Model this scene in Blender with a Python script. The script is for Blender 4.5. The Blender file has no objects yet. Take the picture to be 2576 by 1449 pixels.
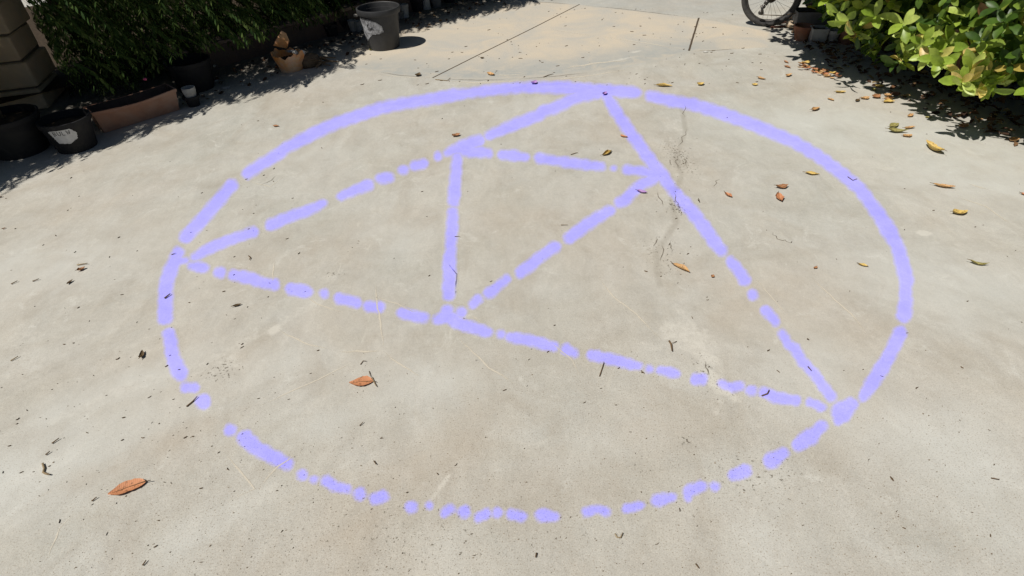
import bpy, math, random
import numpy as np
from mathutils import Vector, Matrix, Euler

random.seed(7); rng = np.random.default_rng(7)
sc = bpy.context.scene
COL = sc.collection
PI = math.pi

# ------------------------------------------------------------------ camera
F, TH, RO, H = 1500.0, math.radians(38.5), math.radians(-3.0), 1.6   # focal length in units of a 2576 px wide picture
cam_d = bpy.data.cameras.new('camera'); cam = bpy.data.objects.new('camera', cam_d); COL.objects.link(cam)
R_ = Vector((1, 0, 0)); U_ = Vector((0, math.sin(TH), math.cos(TH))); Fw = Vector((0, math.cos(TH), -math.sin(TH)))
right = R_ * math.cos(RO) + U_ * math.sin(RO); up = -R_ * math.sin(RO) + U_ * math.cos(RO)
M = Matrix((right, up, -Fw)).transposed().to_4x4(); M.translation = (0, 0, H)
cam.matrix_world = M
cam_d.sensor_width = 36; cam_d.lens = F / 2576 * 36; cam_d.clip_start = 0.05; cam_d.clip_end = 300
sc.camera = cam

# ------------------------------------------------------------------ light
SX, SY = 0.53, 0.32                      # how far a shadow moves per metre of height
w = bpy.data.worlds.new('World'); sc.world = w; w.use_nodes = True
wn = w.node_tree; bg = wn.nodes['Background']
sky = wn.nodes.new('ShaderNodeTexSky'); sky.sky_type = 'NISHITA'; sky.sun_disc = False
sky.sun_elevation = math.atan(1 / math.hypot(SX, SY)); sky.sun_rotation = math.atan2(-SX, -SY)
wn.links.new(sky.outputs[0], bg.inputs[0]); bg.inputs[1].default_value = 0.038
sun_d = bpy.data.lights.new('sun', 'SUN'); sun_d.energy = 4.65; sun_d.angle = math.radians(0.5); sun_d.color = (1.0, 0.955, 0.89)
sun = bpy.data.objects.new('sun', sun_d); COL.objects.link(sun)
sun.rotation_euler = Vector((SX, SY, -1)).to_track_quat('-Z', 'Y').to_euler()
sc.view_settings.view_transform = 'Standard'; sc.view_settings.look = 'None'
sc.view_settings.exposure = 0.0; sc.view_settings.gamma = 1.0

# ------------------------------------------------------------------ helpers
def G(px, py, z=0.0):
    """point of the place seen at (px, py) of the survey picture, at height z"""
    x = (px - 1288) / F; y = (724.5 - py) / F
    c, s = math.cos(RO), math.sin(RO); x, y = c * x - s * y, s * x + c * y
    d = (x, math.cos(TH) + y * math.sin(TH), -math.sin(TH) + y * math.cos(TH))
    t = (z - H) / d[2]
    return Vector((d[0] * t, d[1] * t, z))

def proj(P):
    P = np.asarray(P, float) - np.array([0, 0, H])
    dz = P[..., 1] * math.cos(TH) - P[..., 2] * math.sin(TH)
    u = P[..., 0] / dz; v = (P[..., 1] * math.sin(TH) + P[..., 2] * math.cos(TH)) / dz
    c, s = math.cos(RO), math.sin(RO)
    return 1288 + F * (c * u + s * v), 724.5 - F * (-s * u + c * v)

def tag(o, label=None, cat=None, group=None, kind=None):
    if label: o['label'] = label
    if cat: o['category'] = cat
    if group: o['group'] = group
    if kind: o['kind'] = kind
    return o

def mesh_np(name, V, faces, mats, parent=None, smooth=True, mi=None):
    """faces: list of arrays (n,k)"""
    me = bpy.data.meshes.new(name)
    V = np.asarray(V, np.float32)
    me.vertices.add(len(V)); me.vertices.foreach_set('co', V.ravel())
    tot = [np.full(len(f), f.shape[1], np.int32) for f in faces]
    loops = np.concatenate([f.ravel() for f in faces]).astype(np.int32); tot = np.concatenate(tot)
    me.loops.add(len(loops)); me.loops.foreach_set('vertex_index', loops)
    st = np.concatenate([[0], np.cumsum(tot)[:-1]]).astype(np.int32)
    me.polygons.add(len(tot)); me.polygons.foreach_set('loop_start', st); me.polygons.foreach_set('loop_total', tot)
    if mi is not None: me.polygons.foreach_set('material_index', np.asarray(mi, np.int32))
    me.polygons.foreach_set('use_smooth', np.full(len(tot), smooth))
    me.update(calc_edges=True); me.validate()
    for m in (mats if isinstance(mats, (list, tuple)) else [mats]): me.materials.append(m)
    o = bpy.data.objects.new(name, me); COL.objects.link(o)
    if parent: o.parent = parent
    return o

def mesh_py(name, V, Fc, mats, parent=None, smooth=True, loc=None):
    me = bpy.data.meshes.new(name); me.from_pydata([tuple(v) for v in V], [], Fc); me.update()
    for p in me.polygons: p.use_smooth = smooth
    for m in (mats if isinstance(mats, (list, tuple)) else [mats]): me.materials.append(m)
    o = bpy.data.objects.new(name, me); COL.objects.link(o)
    if parent: o.parent = parent
    if loc is not None: o.location = loc
    return o

def empty(name, loc, rz=0.0):
    o = bpy.data.objects.new(name, None); COL.objects.link(o); o.location = loc; o.rotation_euler = (0, 0, rz)
    o.empty_display_size = 0.1
    return o

class MB:
    """collects shapes that belong to ONE part"""
    def __init__(s): s.v = []; s.f = []
    def add(s, V, Fc):
        n = len(s.v); s.v += [tuple(v) for v in V]; s.f += [[i + n for i in f] for f in Fc]
    def box(s, c, d, rz=0, rx=0, ry=0, jit=0):
        m = Euler((rx, ry, rz)).to_matrix(); V = []
        for i in (-1, 1):
            for j in (-1, 1):
                for k in (-1, 1):
                    p = m @ Vector((i * d[0] / 2, j * d[1] / 2, k * d[2] / 2)) + Vector(c)
                    if jit: p += Vector([random.uniform(-jit, jit) for _ in range(3)])
                    V.append(p)
        s.add(V, [[0, 1, 3, 2], [4, 6, 7, 5], [0, 4, 5, 1], [2, 3, 7, 6], [0, 2, 6, 4], [1, 5, 7, 3]])
    def tube(s, pts, r, n=8, cap=True):
        pts = [Vector(p) for p in pts]; m = len(pts)
        rr = r if isinstance(r, (list, tuple)) else [r] * m
        V = []; Fc = []; ref = Vector((0, 0, 1))
        for i, p in enumerate(pts):
            t = (pts[min(i + 1, m - 1)] - pts[max(i - 1, 0)]).normalized()
            a = t.cross(ref)
            if a.length < 1e-3: a = t.cross(Vector((1, 0, 0)))
            a.normalize(); b = t.cross(a)
            for k in range(n):
                q = 2 * PI * k / n; V.append(p + (a * math.cos(q) + b * math.sin(q)) * rr[i])
        for i in range(m - 1):
            for k in range(n):
                Fc.append([i * n + k, i * n + (k + 1) % n, (i + 1) * n + (k + 1) % n, (i + 1) * n + k])
        if cap: Fc.append(list(range(n))[::-1]); Fc.append([(m - 1) * n + k for k in range(n)])
        s.add(V, Fc)
    def lathe(s, prof, n=40, c=(0, 0, 0), wob=0, closed=False):
        V = []; Fc = []; m = len(prof)
        for i, (r, z) in enumerate(prof):
            for k in range(n):
                q = 2 * PI * k / n; rr = r * (1 + wob * (math.sin(2 * q + .7) + .5 * math.sin(3 * q + 2)))
                V.append((c[0] + rr * math.cos(q), c[1] + rr * math.sin(q), c[2] + z))
        for i in range(m - 1):
            for k in range(n): Fc.append([i * n + k, i * n + (k + 1) % n, (i + 1) * n + (k + 1) % n, (i + 1) * n + k])
        if not closed:
            Fc.append(list(range(n))[::-1]); Fc.append([(m - 1) * n + k for k in range(n)])
        s.add(V, Fc)
    def build(s, name, mat, parent=None, smooth=True, loc=None, bevel=0):
        o = mesh_py(name, s.v, s.f, mat, parent, smooth, loc)
        if bevel:
            b = o.modifiers.new('bevel', 'BEVEL'); b.width = bevel; b.segments = 2; b.limit_method = 'ANGLE'
        return o

def mark_sharp(o, ang=35):
    me = o.data; import bmesh
    bm = bmesh.new(); bm.from_mesh(me)
    for e in bm.edges:
        if len(e.link_faces) == 2 and e.calc_face_angle(0) > math.radians(ang): e.smooth = False
    bm.to_mesh(me); bm.free(); return o

# ------------------------------------------------------------------ materials
class NT:
    def __init__(s, name):
        s.m = bpy.data.materials.new(name); s.m.use_nodes = True; s.t = s.m.node_tree; s.n = s.t.nodes; s.l = s.t.links
        s.b = s.n['Principled BSDF']; s.out = s.n['Material Output']; s.co = s.n.new('ShaderNodeTexCoord')
    def link(s, a, b): s.l.new(a, b)
    def world(s):
        s.base = s.n.new('ShaderNodeNewGeometry').outputs['Position']
    def noise(s, scale, detail=3, rough=.5, vec=None, dist=0, stretch=None, rot=0):
        n = s.n.new('ShaderNodeTexNoise'); n.inputs['Scale'].default_value = scale; n.inputs['Detail'].default_value = detail
        n.inputs['Roughness'].default_value = rough; n.inputs['Distortion'].default_value = dist
        v = vec or getattr(s, 'base', None) or s.co.outputs['Object']
        if stretch:
            mp = s.n.new('ShaderNodeMapping'); mp.inputs['Scale'].default_value = stretch; mp.inputs['Rotation'].default_value = (0, 0, rot)
            s.link(v, mp.inputs[0]); v = mp.outputs[0]
        s.link(v, n.inputs['Vector']); return n.outputs['Fac']
    def ramp(s, fac, stops, interp='LINEAR'):
        r = s.n.new('ShaderNodeValToRGB'); r.color_ramp.interpolation = interp; e = r.color_ramp.elements
        while len(e) < len(stops): e.new(.5)
        for k, (p, c) in zip(e, stops):
            k.position = p; k.color = (c, c, c, 1) if isinstance(c, (int, float)) else (*c, 1)
        s.link(fac, r.inputs[0]); return r.outputs[0]
    def mix(s, fac, a, b, mode='MIX'):
        m = s.n.new('ShaderNodeMix'); m.data_type = 'RGBA'; m.blend_type = mode; m.clamp_factor = True
        for sock, v in ((m.inputs[0], fac), (m.inputs[6], a), (m.inputs[7], b)):
            if isinstance(v, (int, float)): sock.default_value = v
            elif isinstance(v, tuple): sock.default_value = (*v, 1)
            else: s.link(v, sock)
        return m.outputs[2]
    def math(s, op, a, b=0.0, clamp=False):
        m = s.n.new('ShaderNodeMath'); m.operation = op; m.use_clamp = clamp
        for sock, v in ((m.inputs[0], a), (m.inputs[1], b)):
            if isinstance(v, (int, float)): sock.default_value = v
            else: s.link(v, sock)
        return m.outputs[0]
    def attr(s, name):
        a = s.n.new('ShaderNodeAttribute'); a.attribute_name = name; return a.outputs['Fac']
    def bump(s, h, strength=.3, dist=.002):
        b = s.n.new('ShaderNodeBump'); b.inputs['Strength'].default_value = strength; b.inputs['Distance'].default_value = dist
        s.link(h, b.inputs['Height']); s.link(b.outputs[0], s.b.inputs['Normal']); return b
    def fin(s, col=None, rough=.8, spec=.3, metal=0):
        if col is not None:
            if isinstance(col, tuple): s.b.inputs['Base Color'].default_value = (*col, 1)
            else: s.link(col, s.b.inputs['Base Color'])
        if isinstance(rough, (int, float)): s.b.inputs['Roughness'].default_value = rough
        else: s.link(rough, s.b.inputs['Roughness'])
        s.b.inputs['Specular IOR Level'].default_value = spec; s.b.inputs['Metallic'].default_value = metal
        return s.m

def simple(name, c1, c2=None, scale=20, rough=.7, spec=.3, metal=0, bump=0, bscale=60, dust=None):
    t = NT(name); c2 = c2 or tuple(x * .7 for x in c1)
    col = t.mix(t.ramp(t.noise(scale, 4, .6), [(.35, 0.), (.65, 1.)]), c1, c2)
    if dust:
        col = t.mix(t.ramp(t.noise(scale * .35, 5, .65, dist=.6), [(.42, 0.), (.7, .85)]), col, dust)
    if bump: t.bump(t.noise(bscale, 4, .6), bump, .004)
    return t.fin(col, rough, spec, metal)

def concrete_nodes(t):
    """weathered screed; returns (colour, bump height)"""
    sp = t.n.new('ShaderNodeSeparateXYZ'); geo = t.n.new('ShaderNodeNewGeometry'); t.link(geo.outputs['Position'], sp.inputs[0])
    yy = t.math('ADD', sp.outputs[1], .1)
    rr = t.math('SQRT', t.math('ADD', t.math('MULTIPLY', sp.outputs[0], sp.outputs[0]), t.math('MULTIPLY', yy, yy)))
    an = t.math('ARCTAN2', sp.outputs[0], yy)
    cb = t.n.new('ShaderNodeCombineXYZ'); t.link(rr, cb.inputs[0]); t.link(t.math('MULTIPLY', an, 1.0), cb.inputs[1]); arcv = cb.outputs[0]
    base = t.mix(t.ramp(t.noise(.9, 4, .55, dist=.4), [(.35, 0.), (.65, 1.)]), (.428, .390, .326), (.402, .394, .345))
    far_ = t.ramp(t.math('ABSOLUTE', an), [(.38, .1), (.75, 1.)])
    sw = t.ramp(t.noise(3.2, 6, .62, vec=arcv, dist=.9, stretch=(1.6, .7, 1)), [(.36, 0.), (.52, .25), (.70, 1.)])
    base = t.mix(t.math('MULTIPLY', t.math('MULTIPLY', sw, .55), far_), base, (.505, .487, .43))
    sd = t.ramp(t.noise(4.5, 7, .66, vec=arcv, dist=.7, stretch=(1.9, .5, 3)), [(.5, 0.), (.70, 1.)])
    base = t.mix(t.math('MULTIPLY', t.math('MULTIPLY', sd, .4), far_), base, (.335, .305, .25))
    sf = t.ramp(t.noise(20, 6, .7, dist=1.2, stretch=(1, .6, 1), rot=.4), [(.3, .95), (.7, 1.04)])
    m1 = t.ramp(t.noise(2.1, 8, .66, dist=1.1), [(.36, 0.), (.62, 1.)])
    base = t.mix(t.math('MULTIPLY', m1, .45), base, (.50, .495, .455))
    m2 = t.ramp(t.noise(3.3, 8, .68, dist=.9, stretch=(1, .7, 1), rot=1.1), [(.5, 0.), (.72, 1.)])
    base = t.mix(t.math('MULTIPLY', m2, .5), base, (.34, .30, .24))
    base = t.mix(1.0, base, sf, 'MULTIPLY')
    # trowel swirls and washed-out streaks
    s1 = t.ramp(t.noise(1.5, 6, .62, dist=1.3, stretch=(1, .38, 1), rot=.75), [(.52, 0.), (.74, 1.)])
    base = t.mix(t.math('MULTIPLY', s1, .45), base, (.52, .495, .43))
    s2 = t.ramp(t.noise(2.6, 6, .6, dist=1.0, stretch=(.5, 1.3, 1), rot=-.5), [(.52, 0.), (.78, 1.)])
    base = t.mix(t.math('MULTIPLY', s2, .45), base, (.335, .305, .25))
    s3 = t.ramp(t.noise(9, 6, .7, dist=.8, stretch=(1, .5, 1), rot=.9), [(.3, .93), (.7, 1.07)])
    base = t.mix(1.0, base, s3, 'MULTIPLY')
    # broad band of worn cleaner patches
    s4 = t.ramp(t.noise(5.5, 8, .74, dist=.9), [(.58, 0.), (.69, 1.)])
    base = t.mix(t.math('MULTIPLY', s4, .55), base, (.57, .56, .505))
    s5 = t.ramp(t.noise(13, 6, .72, dist=1.5, stretch=(1, .45, 1), rot=.6), [(.62, 0.), (.70, 1.)])
    base = t.mix(t.math('MULTIPLY', s5, .4), base, (.56, .535, .46))
    s6 = t.ramp(t.noise(9, 6, .74, dist=1.2, stretch=(.5, 1.1, 1), rot=.7), [(.62, 0.), (.72, 1.)])
    base = t.mix(t.math('MULTIPLY', s6, .4), base, (.31, .275, .22))
    fine = t.noise(260, 3, .7); mid = t.noise(70, 4, .7)
    base = t.mix(1.0, base, t.ramp(fine, [(.25, .84), (.5, 1.), (.75, 1.13)]), 'MULTIPLY')
    base = t.mix(1.0, base, t.ramp(mid, [(.3, .94), (.7, 1.05)]), 'MULTIPLY')
    pit = t.ramp(t.noise(150, 2, .5), [(.69, 0.), (.74, 1.)])
    base = t.mix(t.math('MULTIPLY', pit, .42), base, (.17, .14, .105))
    h = t.math('ADD', t.math('MULTIPLY', fine, .35), t.math('MULTIPLY', mid, .8))
    h = t.math('ADD', h, t.math('MULTIPLY', t.noise(14, 5, .6), 1.2))
    return base, h

def make_ground_mat():
    t = NT('weathered_concrete'); t.world()
    base, h = concrete_nodes(t)
    brk = t.noise(28, 6, .75); brk2 = t.noise(6, 5, .7)
    # old slab: cream and blue-grey blotches
    warm = t.ramp(t.math('ADD', t.attr('warm'), t.math('MULTIPLY', t.math('SUBTRACT', brk2, .5), .6)), [(.34, 0.), (.62, 1.)])
    wc = t.mix(t.ramp(t.noise(2.4, 6, .65, dist=.8), [(.38, 0.), (.66, 1.)]), (.53, .465, .365), (.435, .415, .365))
    base = t.mix(warm, base, t.mix(1.0, wc, t.ramp(t.noise(110, 4, .7), [(.3, .88), (.7, 1.1)]), 'MULTIPLY'))
    grey = t.math('MULTIPLY', t.attr('grey'), t.ramp(t.noise(7, 6, .7, dist=.6), [(.34, .35), (.56, 1.)]))
    base = t.mix(t.math('MULTIPLY', grey, .9), base, (.335, .345, .325))
    pale = t.ramp(t.math('ADD', t.attr('pale'), t.math('MULTIPLY', t.math('SUBTRACT', brk, .5), .9)), [(.42, 0.), (.66, 1.)])
    base = t.mix(t.math('MULTIPLY', pale, .55), base, (.60, .575, .505))
    cool = t.math('MULTIPLY', t.attr('cool'), t.ramp(t.noise(3.5, 6, .68, dist=.6), [(.3, .25), (.62, 1.)]))
    base = t.mix(t.math('MULTIPLY', cool, .85), base, (.53, .532, .49))
    tan = t.math('MULTIPLY', t.attr('tan'), t.ramp(t.noise(4.5, 6, .68, dist=.6), [(.35, .2), (.62, 1.)]))
    base = t.mix(t.math('MULTIPLY', tan, .5), base, (.385, .325, .25))
    dark = t.ramp(t.math('ADD', t.attr('dark'), t.math('MULTIPLY', t.math('SUBTRACT', brk2, .5), .7)), [(.4, 0.), (.85, 1.)])
    base = t.mix(t.math('MULTIPLY', dark, .45), base, (.25, .225, .18))
    dots = t.ramp(t.math('ADD', t.math('MULTIPLY', t.attr('pits'), .34), t.noise(75, 3, .6)), [(.75, 0.), (.80, 1.)])
    base = t.mix(t.math('MULTIPLY', dots, .8), base, (.11, .095, .07))
    gr = t.attr('grain'); g1 = t.noise(210, 3, .65); g2 = t.noise(290, 2, .6)
    base = t.mix(t.math('MULTIPLY', gr, t.ramp(g1, [(.56, 0.), (.68, .75)])), base, (.20, .15, .10))
    base = t.mix(t.math('MULTIPLY', gr, t.ramp(g2, [(.60, 0.), (.70, .6)])), base, (.66, .60, .50))
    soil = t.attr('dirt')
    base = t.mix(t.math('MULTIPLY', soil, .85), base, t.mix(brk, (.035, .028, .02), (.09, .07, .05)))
    # violet chalk rubbed into the surface, only where the drawing covers it
    lum = t.n.new('ShaderNodeRGBToBW'); t.link(base, lum.inputs[0])
    vc = t.mix(1.0, (.352, .335, .93), t.ramp(lum.outputs[0], [(.06, .35), (.36, 1.), (.55, 1.2)]), 'MULTIPLY')
    cv = t.math('ADD', t.attr('cover'), t.math('MULTIPLY', t.math('SUBTRACT', t.noise(90, 4, .75), .5), .5))
    vc = t.mix(1.0, vc, t.ramp(t.noise(7, 5, .7, dist=.5), [(.3, .91), (.7, 1.07)]), 'MULTIPLY')
    pores = t.ramp(t.noise(230, 3, .7), [(.56, 1.), (.66, .55)])
    thin = t.ramp(t.noise(38, 6, .75), [(.36, .74), (.5, 1.)])
    base = t.mix(t.math('MULTIPLY', t.math('MULTIPLY', t.ramp(cv, [(.08, 0.), (.92, .98)]), pores), thin), base, vc)
    t.bump(t.math('ADD', h, t.math('MULTIPLY', dots, -1.5)), .32, .0035)
    return t.fin(base, .9, .2)

def line_mat(name, c, opacity, breakup=.5):
    t = NT(name); t.fin(c, .9, .15)
    tr = t.n.new('ShaderNodeBsdfTransparent'); mx = t.n.new('ShaderNodeMixShader')
    a = t.math('ADD', t.attr('cover'), t.math('MULTIPLY', t.math('SUBTRACT', t.noise(35, 5, .75), .5), breakup))
    t.link(t.ramp(a, [(.15, 0.), (.75, opacity)]), mx.inputs[0]); t.link(tr.outputs[0], mx.inputs[1]); t.link(t.b.outputs[0], mx.inputs[2])
    t.link(mx.outputs[0], t.out.inputs[0]); return t.m

def leaf_mat(name, stops, trans=.35, rough=.45, spec=.35):
    t = NT(name)
    g = t.n.new('ShaderNodeNewGeometry')
    col = t.ramp(g.outputs['Random Per Island'], stops)
    col = t.mix(1.0, col, t.ramp(t.noise(38, 4, .6), [(.3, .78), (.7, 1.18)]), 'MULTIPLY')
    t.fin(col, rough, spec)
    tl = t.n.new('ShaderNodeBsdfTranslucent'); t.link(t.mix(1.0, col, (1.25, 1.3, .55), 'MULTIPLY'), tl.inputs[0])
    mx = t.n.new('ShaderNodeMixShader'); mx.inputs[0].default_value = trans
    t.link(t.b.outputs[0], mx.inputs[1]); t.link(tl.outputs[0], mx.inputs[2]); t.link(mx.outputs[0], t.out.inputs[0])
    return t.m

def dry_mat(name, a, b, spots=(.09, .045, .02)):
    t = NT(name)
    col = t.mix(t.noise(35, 5, .65), a, b)
    col = t.mix(t.ramp(t.noise(120, 3, .6), [(.56, 0.), (.7, .8)]), col, spots)
    wv = t.n.new('ShaderNodeTexWave'); wv.inputs['Scale'].default_value = 55; wv.inputs['Distortion'].default_value = 2
    t.link(t.co.outputs['Object'], wv.inputs['Vector'])
    col = t.mix(1.0, col, t.ramp(wv.outputs['Fac'], [(0., .9), (.5, 1.03)]), 'MULTIPLY')
    t.bump(wv.outputs['Fac'], .25, .001)
    return t.fin(col, .6, .35)

MAT = dict(
    ground=make_ground_mat(),
    seam=line_mat('dark_joint_gap', (.085, .062, .042), 1.0, .35),  # dark brown tone of the joints between slabs
    hair=line_mat('pale_hairline', (.66, .60, .49), .75, 1.1),
    wash=line_mat('worn_pale_streak', (.56, .54, .48), .6, 1.0),
    darkline=line_mat('dark_crack_fill', (.17, .145, .11), .75, 1.4),
    black=simple('black_plastic', (.012, .0125, .015), (.018, .018, .02), 14, .65, .2, dust=(.03, .029, .027), bump=.2),
    bucket=simple('dusty_black_plastic', (.026, .027, .029), (.042, .042, .043), 9, .55, .35, dust=(.055, .055, .054), bump=.15),
    terra=simple('terracotta_plastic', (.36, .19, .125), (.30, .165, .115), 12, .7, .2, dust=(.38, .26, .2), bump=.1),
    terra_pot=simple('fired_clay', (.30, .13, .075), (.2, .09, .06), 16, .85, .2, dust=(.33, .23, .17), bump=.2),
    cup=simple('grey_white_plastic', (.42, .42, .41), (.33, .33, .32), 15, .6, .3, dust=(.22, .21, .19)),
    cupdark=simple('grey_plastic', (.16, .165, .17), (.12, .12, .12), 15, .6, .3, dust=(.22, .2, .17)),
    soil=simple('soil', (.035, .026, .018), (.06, .045, .03), 40, .95, .1, bump=.8, bscale=90),
    stone=simple('sand_stone_block', (.70, .53, .35), (.60, .50, .36), 4, .92, .1, dust=(.44, .38, .29), bump=.5, bscale=45),
    mortar=simple('mortar', (.12, .11, .09), (.16, .14, .11), 15, .95, .1, bump=.4),
    wall=simple('painted_kerb_wall', (.13, .085, .067), (.10, .08, .07), 5, .9, .1, dust=(.08, .07, .06), bump=.4, bscale=60),
    cap=simple('worn_wall_edge', (.24, .19, .155), (.12, .09, .075), 9, .9, .15, bump=.3),
    orange=simple('orange_and_white_plaster', (.74, .27, .06), (.66, .40, .20), 9, .8, .2, dust=(.60, .56, .50), bump=.2),
    white=simple('dirty_white_scrap', (.55, .54, .5), (.4, .38, .34), 30, .8, .2),
    bark=simple('bark', (.10, .07, .045), (.16, .12, .08), 30, .9, .1, bump=.5),
    twig=simple('dry_twig', (.10, .065, .035), (.17, .11, .06), 60, .85, .15),
    twigpale=simple('pale_twig', (.34, .27, .17), (.22, .16, .09), 60, .85, .15),
    rock=simple('broken_pale_stone', (.52, .43, .31), (.4, .31, .22), 14, .9, .15, bump=.5),
    tyre=simple('tyre_rubber', (.028, .028, .03), (.045, .044, .043), 40, .75, .25, dust=(.085, .08, .072), bump=.3, bscale=200),
    metal=simple('worn_metal', (.45, .45, .46), (.3, .3, .3), 30, .35, .5, metal=.85),
    dmetal=simple('dark_oily_metal', (.05, .05, .05), (.1, .09, .08), 40, .45, .5, metal=.6),
    navy=simple('dark_blue_paint', (.02, .03, .10), (.03, .035, .09), 10, .35, .5),
    red=simple('reddish_brown_board', (.18, .085, .06), (.11, .055, .04), 18, .8, .2, bump=.3),
    label=simple('white_pot_label', (.62, .62, .62), (.5, .5, .5), 40, .6, .3),
    ink=simple('black_ink', (.03, .03, .035), (.05, .05, .05), 40, .7, .2),
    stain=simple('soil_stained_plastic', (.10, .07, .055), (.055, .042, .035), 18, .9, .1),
    grit=simple('brown_grit', (.16, .12, .08), (.26, .2, .14), 20, .9, .1),
    petal=simple('pink_petal', (.55, .05, .16), (.6, .2, .3), 60, .6, .3),
    crumb=simple('plant_crumbs', (.07, .045, .025), (.13, .085, .05), 9, .9, .1),
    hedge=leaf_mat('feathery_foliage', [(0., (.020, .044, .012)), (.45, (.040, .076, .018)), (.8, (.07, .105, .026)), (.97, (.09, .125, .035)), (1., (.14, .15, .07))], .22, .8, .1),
    bush=leaf_mat('glossy_foliage', [(0., (.032, .07, .011)), (.4, (.06, .12, .016)), (.7, (.11, .185, .022)), (.95, (.22, .30, .045)), (.975, (.34, .30, .05)), (.99, (.46, .34, .08)), (1., (.28, .14, .06))], .3, .42, .4),
    sun_painted=leaf_mat('sun_painted_foliage', [(0., (.20, .30, .035)), (.5, (.32, .43, .06)), (.85, (.50, .58, .15)), (.93, (.66, .54, .15)), (1., (.66, .48, .18))], .3, .4, .4),  # leaf colours brightened to paint sunlight onto the shrub
    L_red=dry_mat('dry_leaf_orange_brown', (.56, .25, .12), (.44, .18, .08)),
    L_brown=dry_mat('dry_leaf_brown', (.40, .20, .09), (.28, .13, .06)),
    L_tan=dry_mat('dry_leaf_tan', (.60, .38, .17), (.46, .25, .10)),
    L_yellow=dry_mat('dry_leaf_yellow', (.62, .46, .14), (.54, .36, .10)),
    L_olive=dry_mat('dry_leaf_olive', (.40, .37, .13), (.28, .24, .08)),
    L_dark=dry_mat('dry_leaf_dark', (.15, .10, .045), (.09, .055, .025)),
    L_violet=dry_mat('chalk_dusted_leaf', (.42, .26, .52), (.33, .17, .42), (.12, .05, .16)),
    litter=leaf_mat('leaf_litter', [(0., (.04, .025, .018)), (.5, (.09, .05, .032)), (.85, (.16, .085, .045)), (1., (.30, .22, .11))], .05, .9, .05),
    litter_sun=leaf_mat('leaf_litter_painted_sunlit', [(0., (.26, .11, .045)), (.5, (.42, .20, .08)), (1., (.6, .38, .14))], .15, .7),  # brighter copy of the litter colours, with sunlight painted in
)

# ------------------------------------------------------------------ ground sheet
def lines(segs):
    out = []
    for a, b, st in segs:
        n = max(2, int(round((b - a) / st))); out.append(np.linspace(a, b, n, endpoint=False))
    return out
xs = np.concatenate([[-60, -30, -15, -9, -6.5]] + lines([(-5, -2, .012), (-2, 2.4, .0055), (2.4, 4.4, .012)]) + [[4.4, 6, 9, 15, 30, 60]])
ys = [-60, -20, -6, -2, 0.0, .5]
y = .68
while y < 8.2:
    ys.append(y); y += max(.005, .00075 * y * y)
ys = np.array(ys + [9, 12, 18, 30, 60.])
XX, YY = np.meshgrid(xs, ys)
gx, gy = XX.ravel(), YY.ravel()
nx, ny = len(xs), len(ys)
idx = np.arange(nx * ny).reshape(ny, nx)
quads = np.stack([idx[:-1, :-1], idx[:-1, 1:], idx[1:, 1:], idx[1:, :-1]], -1).reshape(-1, 4)
ground = mesh_np('ground', np.stack([gx, gy, np.zeros_like(gx)], 1), [quads], MAT['ground'])
tag(ground, kind='structure')
ground['label'] = 'weathered beige concrete yard with trowel marks'

def seg_d(pts, px=None, py=None):
    """distance to polyline and parameter 0..1 along it (ground metres)"""
    px = gx if px is None else px; py = gy if py is None else py
    best = np.full(px.shape, 1e9)
    for (x0, y0), (x1, y1) in zip(pts[:-1], pts[1:]):
        dx, dy = x1 - x0, y1 - y0; L = dx * dx + dy * dy + 1e-12
        t = np.clip(((px - x0) * dx + (py - y0) * dy) / L, 0, 1)
        best = np.minimum(best, np.hypot(px - x0 - t * dx, py - y0 - t * dy))
    return best
def gp(pts): return [tuple(G(*p)[:2]) for p in pts]
def inside(poly, px, py):
    r = np.zeros(px.shape, bool); n = len(poly)
    for i in range(n):
        x0, y0 = poly[i]; x1, y1 = poly[(i + 1) % n]
        if y0 == y1: continue
        c = ((y0 > py) != (y1 > py)) & (px < (x1 - x0) * (py - y0) / (y1 - y0) + x0); r ^= c
    return r
def soft_poly(poly, width):
    ins = inside(poly, gx, gy); d = seg_d(poly + [poly[0]])
    return np.clip(.5 + np.where(ins, d, -d) / width, 0, 1)
attrs = {k: np.zeros(len(gx), np.float32) for k in ('warm', 'grey', 'pale', 'dark', 'pits', 'dirt', 'cool', 'tan', 'grain')}
warm_poly = gp([(860, 168), (980, 188), (1090, 197), (1200, 199), (1350, 194), (1500, 178), (1640, 153), (1735, 130), (1930, 119), (1935, 80), (1757, 46), (1455, 12), (1290, 0), (1180, 5), (1000, 60), (850, 130)])
attrs['warm'][:] = soft_poly(warm_poly, .12)
arc = gp([(930, 182), (1000, 190), (1090, 193), (1200, 195), (1350, 188), (1500, 174), (1640, 148), (1735, 132)])
attrs['grey'][:] = np.clip(1.2 - seg_d(arc) / .42, 0, 1) * attrs['warm']
far = np.clip((gy - 5.9 - .18 * (gx - 1.9)) / .4, 0, 1); attrs['grey'][:] = np.maximum(attrs['grey'], far * .55 * (1 - attrs['warm']))
def blob(a, px, py, rx, ry, rot, val):
    """soft patch, radii in metres"""
    c = G(px, py); q = math.radians(rot); u = (gx - c.x) * math.cos(q) + (gy - c.y) * math.sin(q); v = -(gx - c.x) * math.sin(q) + (gy - c.y) * math.cos(q)
    attrs[a][:] = np.maximum(attrs[a], val * np.clip(1.25 - np.hypot(u / rx, v / ry), 0, 1))
def streak(a, pts, wd, val):
    attrs[a][:] = np.maximum(attrs[a], val * np.clip(1.2 - seg_d(gp(pts)) / wd, 0, 1))
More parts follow.
